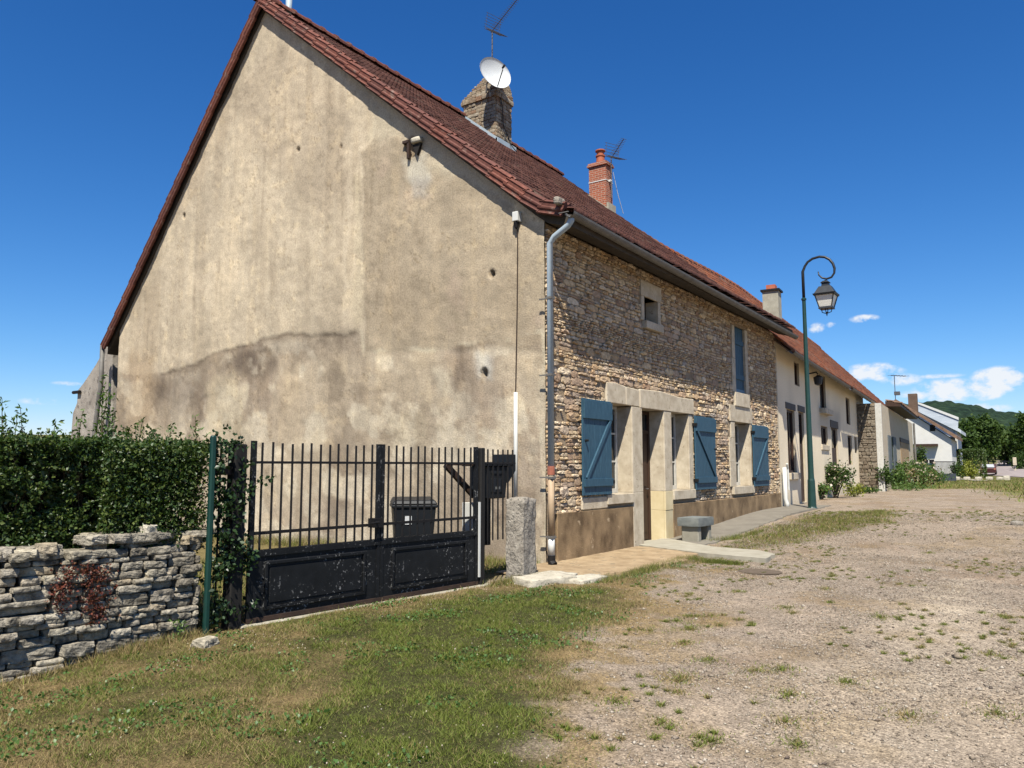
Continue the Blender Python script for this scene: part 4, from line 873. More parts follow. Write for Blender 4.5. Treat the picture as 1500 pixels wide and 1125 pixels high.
# zinc flue by the apex
f0 = onx(423, 12, .6); f1 = onx(423, -14, .6); m_ = MB(); m_.tube([(.6, float(f0[1]), UX(float(f0[1]))-.2), (.6, float(f0[1]), float(f1[2]))], .07, 14); m_.build('flue', M_ZINC, house, smooth=True)
# ------------- chimneys of the stone house
CX1 = 7.0
def rz_(Y): return UX(Y)+TH
m_ = MB(); ya, yb = 6.05, 7.20; xl = .78
zt = 11.95
def ring_stones(m_, x0, x1, y0, y1, z0, z1, rows, mi=0):
    """courses of stones round the four sides of a chimney stack"""
    h_ = (z1-z0)/rows
    for r_ in range(rows):
        za, zb = z0+h_*r_, z0+h_*(r_+1)
        for (p, q, ax) in ((y0, y1, 'x0'), (y0, y1, 'x1'), (x0, x1, 'y0'), (x0, x1, 'y1')):
            u = p
            while u < q-.02:
                L_ = min(random.uniform(.10, .26), q-u); s_ = random.uniform(.0, .025); g_ = .006
                if ax == 'x0': rock(m_, x0+.04-s_, u+L_/2, (za+zb)/2, .12, L_-g_, h_-g_, mi, sub=1, rough=.08)
                elif ax == 'x1': rock(m_, x1-.04+s_, u+L_/2, (za+zb)/2, .12, L_-g_, h_-g_, mi, sub=1, rough=.08)
                elif ax == 'y0': rock(m_, u+L_/2, y0+.04-s_, (za+zb)/2, L_-g_, .12, h_-g_, mi, sub=1, rough=.08)
                else: rock(m_, u+L_/2, y1-.04+s_, (za+zb)/2, L_-g_, .12, h_-g_, mi, sub=1, rough=.08)
                u += L_
m_.box(CX1, CX1+xl, ya, yb, 10.0, 12.25, 1)
ring_stones(m_, CX1, CX1+xl, ya, yb, 10.35, 12.05, 16)
ring_stones(m_, CX1-.05, CX1+xl+.05, ya-.05, yb+.05, 12.05, 12.2, 1)
for i in range(9):                                          # weathered, sloping cap
    e = .04-.018*i; ring_stones(m_, CX1-e*.5, CX1+xl+e*.5, ya-.04+.012*i, yb+.04-.085*i, 12.2+.060*i, 12.265+.060*i, 1)
    m_.box(CX1+.05, CX1+xl-.05, ya+.012*i+.03, yb-.085*i-.05, 12.2+.060*i, 12.255+.060*i, 1)
ch1 = m_.build('chimney', [M_CHROCK, M_MORTAR], house); ch1['label'] = 'rubble stone chimney with a crumbling cap'
m_ = MB(); pts = [(yb+.05, rz_(yb)-.02), (ya-.1, rz_(ya-.1)-.02), (ya-.1, rz_(ya-.1)+.17), (yb+.05, rz_(yb)+.17)]
m_.prism([(CX1-.06, a, b) for a, b in pts], (.02, 0, 0)); m_.box(CX1-.06, CX1+xl+.08, ya-.13, ya-.05, rz_(ya)-.15, rz_(ya)+.08); m_.build('flashing', M_ZINC, ch1)
# brick chimney near the far gable
CX2 = 11.75; p0 = onx(863, 282, CX2); p1 = onx(888, 298, CX2); yA, yB = float(p1[1]), float(p0[1]); zb_ = float(p1[2]); zt2 = float(onx(888, 240, CX2)[2]); wx = .46
m_ = MB(); m_.box(CX2, CX2+wx, yA, yB, zb_-1.2, zt2); ch2 = m_.build('chimney', M_BRICK, house); ch2['label'] = 'slim orange brick chimney with a round pot'
m_ = MB(); m_.box(CX2-.05, CX2+wx+.05, yA-.05, yB+.05, zt2, zt2+.07); m_.box(CX2-.025, CX2+wx+.025, yA-.025, yB+.025, zt2+.07, zt2+.13); m_.build('brick_cap', M_BRICK, ch2)
cy2 = (yA+yB)/2; m_ = MB(); m_.lathe([(.17, 0), (.15, .03), (.135, .24), (.16, .26), (.16, .30), (.12, .31), (.12, .43), (.17, .44), (.17, .48), (.05, .5)], (CX2+wx/2, cy2, zt2+.13), 18); m_.build('chimney_pot', noisy('clay_pot', (.36, .10, .05), (.44, .14, .07), 9, .8), ch2, smooth=False)
m_ = MB(); m_.box(CX2-.03, CX2+wx+.03, yA-.10, yA-.03, zb_-.25, zb_+.02); m_.prism([(CX2-.05, yB+.03, rz_(yB)-.1), (CX2-.05, yA-.1, rz_(yA-.1)-.1), (CX2-.05, yA-.1, rz_(yA-.1)+.10), (CX2-.05, yB+.03, rz_(yB)+.10)], (.02, 0, 0)); m_.build('flashing', M_CONC, ch2)
zs2 = zb_+(zt2-zb_)*.60; m_ = MB(); m_.box(CX2-.012, CX2+wx+.012, yA-.012, yB+.012, zs2, zs2+.03); m_.build('strap', M_WPVC, ch2)

# ------------- dish and aerials (fixed to the chimneys, things of their own)
def frame_from(axis):
    a = np.array(axis, float); a /= np.linalg.norm(a); u = np.cross(a, (0, 0, 1)); u /= np.linalg.norm(u); return a, u, np.cross(u, a)
dc = onx(726, 106, CX1-.30); dc = np.array(dc)+np.array([0, 0, 0]); ax_, du, dv_ = frame_from(-FW*.78+RT*.50+UP*.30)
dist_d = np.linalg.norm(dc-EYE); rad = 26.0/FPX*(dc-EYE)@FW
dish = empty('satellite_dish', tuple(dc), 0, 'white round satellite dish on the stone chimney', 'satellite dish')
m_ = MB(); vs = []; nr, na = 7, 36
for side in (0, 1):
    for i in range(nr+1):
        r_ = rad*i/nr; dd = .32*rad*((i/nr)**2-1)-(.012 if side else 0)
        for k_ in range(na): t_ = 2*math.pi*k_/na; vs.append(tuple(du*math.cos(t_)*r_+dv_*math.sin(t_)*r_+ax_*dd))
fs = []
for side in (0, 1):
    o = side*(nr+1)*na
    for i in range(nr):
        for k_ in range(na):
            q = (o+i*na+k_, o+i*na+(k_+1) % na, o+(i+1)*na+(k_+1) % na, o+(i+1)*na+k_); fs.append(q if side else q[::-1])
for k_ in range(na): fs.append((nr*na+k_, nr*na+(k_+1) % na, (2*nr+1)*na+(k_+1) % na, (2*nr+1)*na+k_))
m_.add(vs, fs); m_.build('reflector', M_DISH, dish, smooth=True)
low_ = -dv_*rad*.95; foc = ax_*rad*.75-dv_*rad*.25
m_ = MB(); m_.tube([low_, foc*.98-dv_*.05], .014, 8); m_.build('feed_arm', M_IRONB, dish)
m_ = MB(); m_.tube([foc-ax_*.02, foc+ax_*.10], [.028, .034], 10); m_.build('receiver_head', M_IRONB, dish)
mast_base = np.array([CX1+.1, 6.2, 11.6])-dc
m_ = MB(); m_.tube([-ax_*.1*rad-ax_*.28*rad, -ax_*.5, (-.05, -.05, -.15) if False else tuple(-ax_*.55+np.array([0, 0, -.25]))], .022, 8); m_.build('dish_bracket', M_METAL, dish)
def yagi(root, tip, n, elen, horiz, refl, m_el=.006):
    root = np.array(root, float); tip = np.array(tip, float); d = (tip-root); b_ = MB(); b_.tube([root, tip], .013, 6); e_ = MB()
    for i in range(n):
        p = root+d*(.12+.86*i/(n-1)); L_ = elen*(1-.35*i/(n-1)); e_.tube([p-horiz*L_/2, p+horiz*L_/2], m_el, 5)
    r_ = MB(); dn = d/np.linalg.norm(d); vv = np.cross(dn, horiz)
    for sgn in (1, -1):
        for k_ in range(refl):
            p = root+dn*.06+(vv*sgn*(.05+.30*k_/(refl-1))+dn*.25*(k_/(refl-1))); r_.tube([p-horiz*.30, p+horiz*.30], m_el, 5)
        for q in (-.25, .25): r_.tube([root+dn*.06+horiz*q, root+dn*.06+vv*sgn*.35+dn*.25+horiz*q], m_el, 5)
    return b_, e_, r_
a0 = onx(721, 92, CX1+.1); a1 = onx(721, 50, CX1+.1); aer = empty('tv_aerial', (CX1+.1, float(a0[1]), 12.2), 0, 'tall television aerial with a long boom above the satellite dish', 'aerial')
O_ = np.array(aer.location); top_ = np.array(a1)+np.array([0, 0, .1])-O_
m_ = MB(); m_.tube([(0, 0, -.8), (0, 0, top_[2])], .02, 8); m_.build('mast', M_METAL, aer)
tipv = np.array(onx(760, -4, CX1-.2))-O_; hz = np.cross(tipv-top_, (0, 0, 1)); hz /= np.linalg.norm(hz)
b_, e_, r_ = yagi(top_+(top_-tipv)*.05, tipv, 18, .26, hz, 6); b_.build('boom', M_METAL, aer); e_.build('elements', M_METAL, aer); r_.build('reflector_grid', M_METAL, aer)
m_ = MB(); pC = [(CX1+.1, ya-.02, 12.3), (CX1+.2, ya-.10, 11.8), (CX1+.28, ya-.07, 11.3), (CX1+.55, ya-.16, 10.75), (CX1+.75, ya-.3, 10.5)]
m_.tube([np.array(p)-O_ for p in pC], .014, 6); m_.build('lead_cable', M_IRONB, aer)
a2 = onx(896, 290, CX2+.2); a3 = onx(897, 236, CX2+.2); ae2 = empty('tv_aerial', (CX2+.2, float(a2[1]), float(a2[2])), 0, 'small television aerial strapped to the brick chimney', 'aerial')
O_ = np.array(ae2.location); tp = np.array([0, 0, float(a3[2]-a2[2])+.1]); m_ = MB(); m_.tube([(0, 0, 0), tp], .022, 8); m_.build('mast', M_METAL, ae2)
tv = np.array(onx(914, 203, CX2-.1))-O_; hz = np.cross(tv-tp, (0, 0, 1)); hz /= np.linalg.norm(hz)
b_, e_, r_ = yagi(tp, tv, 12, .34, hz, 5, .007); b_.build('boom', M_METAL, ae2); e_.build('elements', M_METAL, ae2); r_.build('reflector_grid', M_METAL, ae2)
m_ = MB(); m_.box(-.03, .03, -.02, .35, float(zs2-a2[2])-.02, float(zs2-a2[2])+.05); m_.build('bracket', M_WPVC, ae2)
w0 = onx(898, 252, CX2+.2)-O_; w1_ = onx(913, 313, CX2+.8)-O_; m_ = MB(); m_.tube([w0, .5*(w0+w1_)+np.array([0, 0, -.1]), w1_], .010, 5); m_.build('guy_wire', M_WPVC, ae2)
# ------------------------------------------------------------------ gate, posts, fence scrap
def gate_leaf(s0, s1, hinge_right, label):
    P0 = GA+GD*s0; g_ = empty('gate_leaf', (P0[0], P0[1], 0), GROT, label, 'gate', 'two leaves of the driveway gate'); L = s1-s0
    m_ = MB(); m_.box(0, L, -.012, .012, .07, .70); m_.box(0, L, -.03, .03, .64, .70)
    m_.build('panel', M_IRON, g_)
    m_ = MB(); a, b, c0, d0 = .17, L-.20, .13, .59
    for q in ((a, b, d0-.03, d0), (a, b, c0, c0+.03), (a, a+.03, c0+.03, d0-.03), (b-.03, b, c0+.03, d0-.03)): m_.box(q[0], q[1], -.034, -.012, q[2], q[3])
    m_.build('panel_moulding', M_IRON, g_, bevel=.006)
    m_ = MB(); m_.box(a+.06, b-.06, -.02, -.0125, c0+.06, d0-.06); m_.build('panel_inset', M_IRON, g_, bevel=.004)
    m_ = MB(); m_.box(-.005, L+.005, -.03, .03, .03, .07); m_.build('bottom_rail', M_RUSTY, g_)
    m_ = MB(); m_.box(.0, L, -.012, .012, 1.525, 1.55); m_.build('top_rail', M_IRONB, g_); m_ = MB(); m_.box(0, L, -.012, .012, .845, .875); m_.build('middle_rail', M_IRONB, g_)
    n = 13
    for i in range(n):
        X_ = L*(i+1)/(n+1)+.004*math.sin(i*2.1); m_ = MB(); m_.tube([(X_, 0, .70), (X_, 0, 1.73+.008*math.sin(i*1.7))], .0115, 8); m_.build('bar', M_IRONB, g_)
    for X_ in (.02, L-.02): m_ = MB(); m_.box(X_-.022, X_+.022, -.022, .022, .07, 1.745); m_.build('stile', M_IRON, g_)
    return g_
sm = gs(557, 700)[0]
gl = gate_leaf(.0, sm-.006, False, 'gate leaf beside the ivy, chipped black iron with bars over a solid panel')
gr = gate_leaf(sm+.006, 3.19, True, 'gate leaf in front of the wheelie bin, chipped black iron with bars')
m_ = MB(); m_.box(sm-.12, sm+.02, -.05, .05, .83, .93); m_.build('lock_case', M_IRONB, gl).location = (0, 0, 0)
m_ = MB(); m_.tube([(sm-.09, -.05, .89), (sm-.09, -.10, .89), (sm-.20, -.10, .885)], .012, 8); m_.build('handle', M_IRONB, gl)
def post_at(name, s, w, d, z1, mat, label, cat, z0=-.15, off=0.0):
    p = GA+GD*s+GN*off; m_ = MB(); m_.box(-w/2, w/2, -d/2, d/2, z0, z1); o = m_.build(name, mat, None, bevel=.012); o.location = (p[0], p[1], 0); o.rotation_euler.z = GROT; return tag(o, label, cat)
post_at('gate_post', -.15, .13, .14, 1.71, M_BLACKPOST, 'thick black timber gate post wrapped in ivy', 'gate post')
post_at('gate_post', 3.265, .085, .09, 1.735, M_BLACKPOST, 'slim dark gate post left of the pitted stone post', 'gate post')
post_at('fence_post', -.455, .05, .05, 1.78, M_GREENP, 'dark green metal fence post at the end of the drystone wall', 'fence post', off=-.10)
p = GA+GD*3.20; m_ = MB(); m_.box(-.012, .012, -.05, -.03, .12, 1.05); o = m_.build('hinge_strip', M_WPVC, gr); o.location = (3.19-(sm+.006)+.01, 0, 0)
sl = GA+GD*-.35+GN*.0; m_ = MB(); m_.box(-.1, 3.4, -.09, .06, -.1, .022); o = m_.build('sill_beam', M_CONC, None, bevel=.01); o.location = (GA[0], GA[1], 0); o.rotation_euler.z = GROT; tag(o, 'narrow pale concrete sill running under the gate', 'sill')
# short railing between the left post and the green post
rl = empty('railing', tuple(GA+GD*-.42), GROT, 'short dark railing behind the green post, overgrown by ivy', 'railing'); m_ = MB(); m_.box(.0, .24, -.02, .02, 1.42, 1.50); m_.build('rail', M_RUSTY, rl)
m_ = MB(); m_.tube([(.10, 0, 0), (.10, 0, 1.72)], .009, 6); m_.build('bar', M_IRONB, rl)
# railing scrap right of the gate
P0 = GA+GD*3.33; fr_ = empty('railing', (P0[0], P0[1], 0), GROT, 'short barred railing between the slim gate post and the house corner', 'railing')
m_ = MB(); m_.box(0, .62, -.012, .012, 1.525, 1.55); m_.build('rail', M_IRONB, fr_)
for i in range(6): m_ = MB(); m_.tube([(.07+.10*i, 0, .55), (.07+.10*i, 0, 1.72)], .011, 8); m_.build('bar', M_IRONB, fr_)
# letter box on its bracket
q = GA+GD*3.62+GN*.16; lb = empty('letter_box', (q[0], q[1], 0), GROT, 'black metal letter box with flared top behind the stone post', 'letter box')
m_ = MB(); m_.prism([(-.20, -.14, 1.08), (.16, -.14, 1.08), (.22, -.14, 1.50), (-.20, -.14, 1.50)], (0, .30, 0)); m_.build('box', M_BINL, lb, bevel=.012)
m_ = MB(); m_.box(-.13, .12, -.152, -.139, 1.40, 1.44); m_.box(-.14, .12, -.150, -.139, 1.16, 1.34); m_.build('flap', M_BIN, lb, bevel=.004)
m_ = MB(); m_.box(-.06, .03, -.156, -.149, 1.20, 1.235); m_.build('name_plate', noisy('dull_plate', (.10, .10, .095), (.15, .15, .14), 9, .5), lb)
m_ = MB(); m_.box(-.34, .28, -.16, .2, 1.50, 1.555); m_.build('top_plate', M_BINL, lb, bevel=.006)
m_ = MB(); m_.prism([(.22, -.1, 1.28), (.27, -.1, 1.28), (.42, -.1, 1.44), (.42, -.1, 1.66), (.22, -.1, 1.66)], (0, .24, 0)); m_.build('hopper', M_BIN, lb, bevel=.006)
for xa, xb in ((-.22, -.15), (-.11, -.05)): m_ = MB(); m_.box(xa, xb, -.06, .02, .48, 1.50); m_.build('support_post', M_BLACKPOST, lb)
m_ = MB(); m_.bar((-.86, -.03, 1.52), (-.34, -.03, 1.12), .05, .07); m_.bar((-.86, -.03, 1.53), (-.3, -.03, 1.53), .05, .04); m_.build('brace', M_RUSTY, lb)
p = onx(690, 735, -.06); m_ = MB(); m_.box(-.03, .0, -.16, .16, .35, 1.02); o = m_.build('meter_panel', M_WPVC, None, bevel=.006); q = onpl(692, 735, GA+GN*.45, GN); o.location = (q[0], q[1], 0); o.rotation_euler.z = GROT+R(75); tag(o, 'plain white panel standing behind the gate near the house corner', 'panel')
# wheelie bin behind the gate
def wheelie(name, loc, rz, label):
    b_ = empty(name, loc, rz, label, 'bin'); m_ = MB()
    lo = [(-.22, -.22), (.22, -.22), (.22, .22), (-.22, .22)]; hi = [(-.29, -.30), (.29, -.30), (.29, .30), (-.29, .30)]
    m_.add([(a, c_, .10) for a, c_ in lo]+[(a, c_, .96) for a, c_ in hi], [(3, 2, 1, 0), (4, 5, 6, 7)]+[(i, (i+1) % 4, 4+(i+1) % 4, 4+i) for i in range(4)]); m_.box(-.31, .31, -.32, .32, .93, .975); m_.build('body', M_BIN, b_, bevel=.012)
    m_ = MB(); m_.add([(-.31, -.33, .978), (.31, -.33, .978), (.31, .33, .978), (-.31, .33, .978), (-.27, -.29, 1.03), (.27, -.29, 1.03), (.27, .30, 1.06), (-.27, .30, 1.06)], [(3, 2, 1, 0), (4, 5, 6, 7), (0, 1, 5, 4), (1, 2, 6, 5), (2, 3, 7, 6), (3, 0, 4, 7)]); m_.build('lid', M_BIN, b_, bevel=.012)
    m_ = MB(); m_.tube([(-.26, .36, .98), (.26, .36, .98)], .016, 8); m_.build('handle', M_BIN, b_)
    for sx in (-1, 1): m_ = MB(); m_.tube([(sx*.22, .22, .1), (sx*.27, .22, .1)], .10, 18); m_.build('wheel', M_IRONB, b_)
    m_ = MB(); m_.box(-.155, -.07, -.278, -.266, .72, .83) if False else m_.add([(-.13, -.287, .72), (-.04, -.287, .72), (-.04, -.299, .83), (-.13, -.299, .83)], [(0, 1, 2, 3)]); m_.build('sticker', M_LABEL, b_)
    m_ = MB(); m_.add([(.288, -.02, .80), (.288, .07, .80), (.300, .07, .90), (.300, -.02, .90)], [(0, 1, 2, 3)]); m_.build('sticker', M_LABEL, b_)
    return b_
def on_off(px, py, off, z): # a spot in the yard: sight line meets a plane parallel to the gate
    h = onpl(px, py, GA+GN*off, GN); return h
hb = on_off(605, 760, 1.15, 0); wb_ = wheelie('wheelie_bin', (hb[0], hb[1], .0), GROT+R(-38), 'dark grey wheelie bin with white stickers standing behind the gate'); wb_.scale = (.98, .92, 1.02)
# pitted stone post at the corner
m_ = MB(); rock(m_, 0, 0, .51, .37, .25, 1.16, rough=.10, sub=15, rnd=.03, fine=.7); o = m_.build('stone_post', M_OLDPOST, None, smooth=True); o.location = (-1.58, -.60, 0); o.rotation_euler = (0, R(1.5), R(8)); tag(o, 'squat pitted stone post at the house corner beside the letter box', 'stone post')
# stone bench by the door
bn = empty('stone_bench', (4.62, -.58, .0), R(-4), 'low grey stone bench beside the front door', 'bench')
m_ = MB(); rock(m_, 0, 0, .42, .70, .46, .165, rough=.022, sub=7, rnd=.03, fine=1.0); m_.build('seat', M_BENCH, bn)
for sx in (-.22, .24): m_ = MB(); m_.box(sx-.07, sx+.07, -.19, .17, -.02, .345); m_.build('leg', M_BENCHL, bn, bevel=.02)

# ------------------------------------------------------------------ drystone wall, hedge, creeper, ivy
wl = MB(); wz = gs(0, 815)[1], gs(290, 795)[1]
z_ = -.32; rows = 0
while z_ < .80:
    h_ = random.choice([.045, .055, .06, .07, .08, .105]); x_ = -4.4-random.random()*.3
    while x_ < -.47:
        L_ = min(max(random.uniform(1.2, 3.8)*h_+.04, .13), .52); xa, xb = x_, min(x_+L_, -.47); x_ += L_
        if xb-xa < .05: continue
        if random.random() < .22 and h_ > .1:
            k_ = random.uniform(.4, .6)
            for za, hh_ in ((z_, h_*k_), (z_+h_*k_, h_*(1-k_))): rock(wl, (xa+xb)/2, .17+random.uniform(-.045, .045), za+hh_/2+.02*math.sin(xa*2), xb-xa-.012, .34, hh_-.004, rough=.12, sub=5, rnd=.09, fine=.9)
        else: rock(wl, (xa+xb)/2, .17+random.uniform(-.05, .05), z_+h_/2+.02*math.sin((xa+xb)), xb-xa-.012, .34+random.uniform(-.04, .06), h_-.003, rough=.125, sub=5, rz=random.uniform(-.09, .09), rnd=.08, fine=.9)
    z_ += h_; rows += 1
for i in range(54):                                        # tumbled coping
    X_ = random.uniform(-4.3, -.52); top = .83 if i < 30 else .885
    if i >= 30: X_ = random.gauss(-.95, .22)
    rock(wl, X_, random.uniform(.06, .3), top+random.uniform(0, .02), random.uniform(.10, .28), random.uniform(.14, .26), random.uniform(.05, .085), rough=.15, sub=4, rz=random.uniform(-.5, .5), rnd=.08, fine=.8)
wl.box(-4.4, -.50, .14, .46, -.4, .80, 1)
wo = wl.build('drystone_wall', [M_DRYST, noisy('wall_core_earth', (.03, .026, .02), (.05, .042, .03), 5, .95)], None); wo.location = (GA[0], GA[1], 0); wo.rotation_euler.z = GROT; tag(wo, 'rough grey drystone wall below the hedge', 'wall')
m_ = MB(); rock(m_, 0, 0, 0, .12, .10, .11, rough=.22, sub=4, rz=.3); o = m_.build('loose_stone', M_PALEST, None); q = GA+GD*gs(220, 803)[0]+GN*.06; o.location = (q[0], q[1], .94); tag(o, 'pointed white stone lying on top of the drystone wall', 'stone')
m_ = MB(); rock(m_, 0, 0, -.02, .19, .14, .08, rough=.2, sub=5, rz=.3); o = m_.build('loose_stone', M_DRYST, None); q = gpt(300, 952); o.location = (q[0], q[1], float(zground(q[0], q[1]))+.04); tag(o, 'flat pale stone in the grass at the foot of the green post', 'stone')
def local2world(P): return GA[None]*np.array([1, 1, 0])+P[:, :1]*GD[None]+P[:, 1:2]*GN[None]+np.array([[0, 0, 1]])*P[:, 2:3]
# hedge: leaves through a clipped volume, denser at the skin, with stems inside
N = 105000; s_ = RNG.uniform(-4.3, -.26, N); o_ = RNG.uniform(0, 1, N); top = 1.70+.10*(fbm2(s_, s_*0, 2.2, 3, 201)-.5)*2
kind = RNG.random(N); zb0 = .72
front_ = np.where(kind < .52, np.abs(RNG.normal(0, .06, N)), RNG.uniform(0, 1.2, N)); zz = np.where((kind >= .52) & (kind < .86), top-np.abs(RNG.normal(0, .07, N)), RNG.uniform(zb0, 1, N)*0+RNG.uniform(zb0, 1.70, N))
bul = .22*(fbm2(s_, zz, 1.6, 4, 202)-.5)*2+.10*(fbm2(s_, zz, 5, 3, 203)-.5)*2
off = .22+front_+bul*np.exp(-front_*3)-.10*sstep(1.2, .8, zz)*0
endf = sstep(-.26, -.42, s_+.2*(fbm2(zz, zz*0, 3, 3, 204)-.5)*2)
kp = (RNG.random(N) < endf+.1) & (fbm2(s_, zz, 7, 3, 205)+.3*(kind > .52) > .38) & (off > .02)
HP = local2world(np.stack([s_, off, zz+.05*(fbm2(s_, off, 6, 3, 206)-.5)], -1)[kp])
n_ = 15000; HP = np.concatenate([HP, local2world(np.stack([RNG.uniform(-1.3, -.40, n_), np.abs(RNG.normal(.08, .28, n_))+.04, RNG.uniform(.80, 1.70, n_)], -1))])
tw = []
for i in range(230):
    s0, o0 = random.uniform(-4.3, -.4), random.uniform(.1, 1.2); L_ = random.uniform(.03, .17); n_ = int(6+L_*90); u = RNG.random(n_); ln = RNG.normal(0, .05, 2); tw.append(np.stack([s0+ln[0]*u+RNG.normal(0, .012, n_), o0+ln[1]*u+RNG.normal(0, .012, n_), 1.68+u*L_+.04*math.sin(s0*5)], -1))
HP = np.concatenate([HP, local2world(np.concatenate(tw))])
hg = empty('hedge', tuple(GA+GD*-2.2+GN*.6), 0, 'dense dark green hedge growing above the drystone wall', 'hedge')
def plc(o, root): o.location = -Vector(root.location); return o
plc(leaves('leaves', HP, .022+.026*RNG.random(len(HP)), M_HEDGE, hg, up=.35), hg)
m_ = MB()
for i in range(170):
    X_ = random.uniform(-4.5, -.4); q = [(X_, .5, .3), (X_+random.uniform(-.1, .1), random.uniform(.35, .7), .9), (X_+random.uniform(-.25, .25), random.uniform(.2, .9), random.uniform(1.2, 1.65))]; m_.tube(local2world(np.array(q)), [.012, .008, .004], 5)
plc(m_.build('stems', M_STEM, hg), hg)
m_ = MB(); m_.add(local2world(np.array([(-4.6, .55, .3), (-.55, .55, .3), (-.55, .55, 1.62), (-4.6, .55, 1.62), (-4.6, .95, .3), (-.55, .95, .3), (-.55, .95, 1.62), (-4.6, .95, 1.62)])), [(0, 1, 2, 3), (7, 6, 5, 4), (3, 2, 6, 7), (1, 5, 6, 2), (4, 0, 3, 7)]); plc(m_.build('hedge_core', noisy('dark_hedge_core', (.008, .010, .005), (.02, .022, .010), 18, .95, 30, 1, .05), hg), hg)  # near-black box filling the inside of the hedge
# shoots standing above the hedge
shoots = []
for (px, py, hh_) in ((40, 598, 1), (150, 612, .7), (190, 572, 1.5), (186, 590, 1.2), (196, 592, 1.2), (200, 612, 1.0), (240, 620, .6), (15, 605, .8), (72, 610, .9), (55, 615, .8), (110, 622, .5), (285, 628, .5), (330, 622, .6), (346, 640, .3)):
    s0, z1 = gs(px, py); base_ = np.array([s0, .5, 1.62]); tip_ = np.array([s0+random.uniform(-.05, .05), .5, z1+.1*hh_]); st_ = MB(); st_.tube(local2world(np.array([base_, tip_])), [.006, .002], 5); plc(st_.build('shoot_stem', M_STEM, hg), hg)
    n = int(22+75*max(0, tip_[2]-1.6)); tt = RNG.random(n); shoots.append(local2world(base_+(tip_-base_)*tt[:, None]+RNG.normal(0, .022, (n, 3))))
SP = np.concatenate(shoots); plc(leaves('shoot_leaves', SP, .035+.025*RNG.random(len(SP)), M_LEAFL, hg, up=.5, asp=.4), hg)
# ivy on the gate post and railing
N = 4200; s_ = RNG.uniform(-.42, .05, N); zz = RNG.uniform(.02, 1.74, N); of = RNG.normal(-.02, .08, N); kp = fbm2(s_*1.5, zz, 5, 3, 207) > np.where(s_ > -.08, .60, .50); IP = local2world(np.stack([s_, of, zz], -1)[kp])
iv = leaves('ivy', IP, .03+.03*RNG.random(len(IP)), M_IVY, None, up=.2, asp=.8); tag(iv, 'dark ivy climbing the black gate post beside the green post', 'ivy')
pp = []
for (px, py) in ((372, 715), (378, 706), (384, 700), (390, 700), (362, 720), (400, 700), (350, 640), (338, 632), (325, 628), (386, 708), (366, 712), (358, 718), (318, 634)):
    s0, z0 = gs(px, py); pp.append(np.array([s0, -.03, z0])+RNG.normal(0, .015, (5, 3)))
IP2 = local2world(np.concatenate(pp)); tag(leaves('ivy', IP2, .045, M_IVY, None, asp=.8), 'loose ivy shoots reaching through the gate bars', 'ivy')
# red creeper hanging on the stone wall
pp = []
for (px, py, w_) in ((95, 850, 12), (90, 868, 12), (85, 880, 9), (100, 840, 8), (130, 850, 14), (140, 862, 15), (132, 880, 12), (140, 895, 9), (145, 840, 9), (128, 835, 8), (140, 905, 5)):
    s0, z0 = gs(px, py); e_ = .0052*w_; n = int(10*w_); pp.append(np.stack([RNG.normal(s0, e_*.8, n), RNG.normal(-.045, .02, n), RNG.normal(z0, e_, n)], -1))
CP = local2world(np.concatenate(pp)); tag(leaves('red_creeper', CP, .014+.014*RNG.random(len(CP)), M_REDLEAF, None, asp=.9), 'reddish creeper hanging down the face of the drystone wall', 'creeper')
q = gpt(918, 0+955) if False else None
# weed at the wall foot
q = GA+GD*gs(250, 945)[0]+GN*-.12; n = 60; tag(leaves('weed', np.array([q[0], q[1], -.03])+np.stack([RNG.normal(0, .03, n), RNG.normal(0, .03, n), RNG.random(n)*.22], -1), .045, M_LEAFL, None, up=.8, asp=.35), 'small pale weed growing at the foot of the drystone wall', 'weed')

# ------------------------------------------------------------------ street lamp
LX = 12.33; lb_ = onz(1190, 747, .3); LY = float(lb_[1]); LZ = .30
lamp = empty('street_lamp', (LX, LY, LZ), 0, 'green street lamp with a scrolled arm and hanging lantern', 'street lamp')
L = lambda px, py: (0.0, float(onx(px, py, LX)[1])-LY, float(onx(px, py, LX)[2])-LZ)
ztop = L(1177, 440)[2]
m_ = MB(); m_.lathe([(.135, -.1), (.135, .05), (.115, .09), (.10, .8), (.085, .86), (.080, 1.0), (.062, ztop*.62), (.050, ztop), (.07, ztop+.005), (.07, ztop+.05), (.045, ztop+.07)], (0, 0, 0), 16); m_.build('pole', M_LAMPG, lamp, smooth=False)
yc_, zc_ = L(1177, 440)[1], ztop
arc = [(0, 0, ztop), (0, 0, L(1177, 398)[2])] + [L(*p) for p in ((1179, 390), (1183, 384), (1190, 379), (1200, 376), (1208, 376.5), (1215, 380), (1220, 386), (1222.5, 393), (1222, 400), (1218, 406), (1211, 408.5), (1204, 407), (1199.5, 403), (1198.5, 398))]
arc = [(0, a[1] if i > 1 else 0, a[2]) for i, a in enumerate(arc)]
m_ = MB(); m_.tube(arc, [.042, .042]+[.036]*8+[.03]*3+[.024, .02, .016][:len(arc)-13], 10); m_.build('scroll_arm', M_LAMPD, lamp, smooth=True)
ly_ = L(1210, 430)[1]; zt_ = L(1210, 410)[2]; zr0 = L(1210, 431)[2]; zr1 = L(1210, 420)[2]; zb1 = L(1210, 451)[2]; ze_ = L(1210, 460)[2]
def sqring(h, z): return [(-h, ly_-h, z), (h, ly_-h, z), (h, ly_+h, z), (-h, ly_+h, z)]
def frust(m_, h0, z0, h1, z1): m_.add(sqring(h0, z0)+sqring(h1, z1), [(3, 2, 1, 0), (4, 5, 6, 7)]+[(i, (i+1) % 4, 4+(i+1) % 4, 4+i) for i in range(4)])
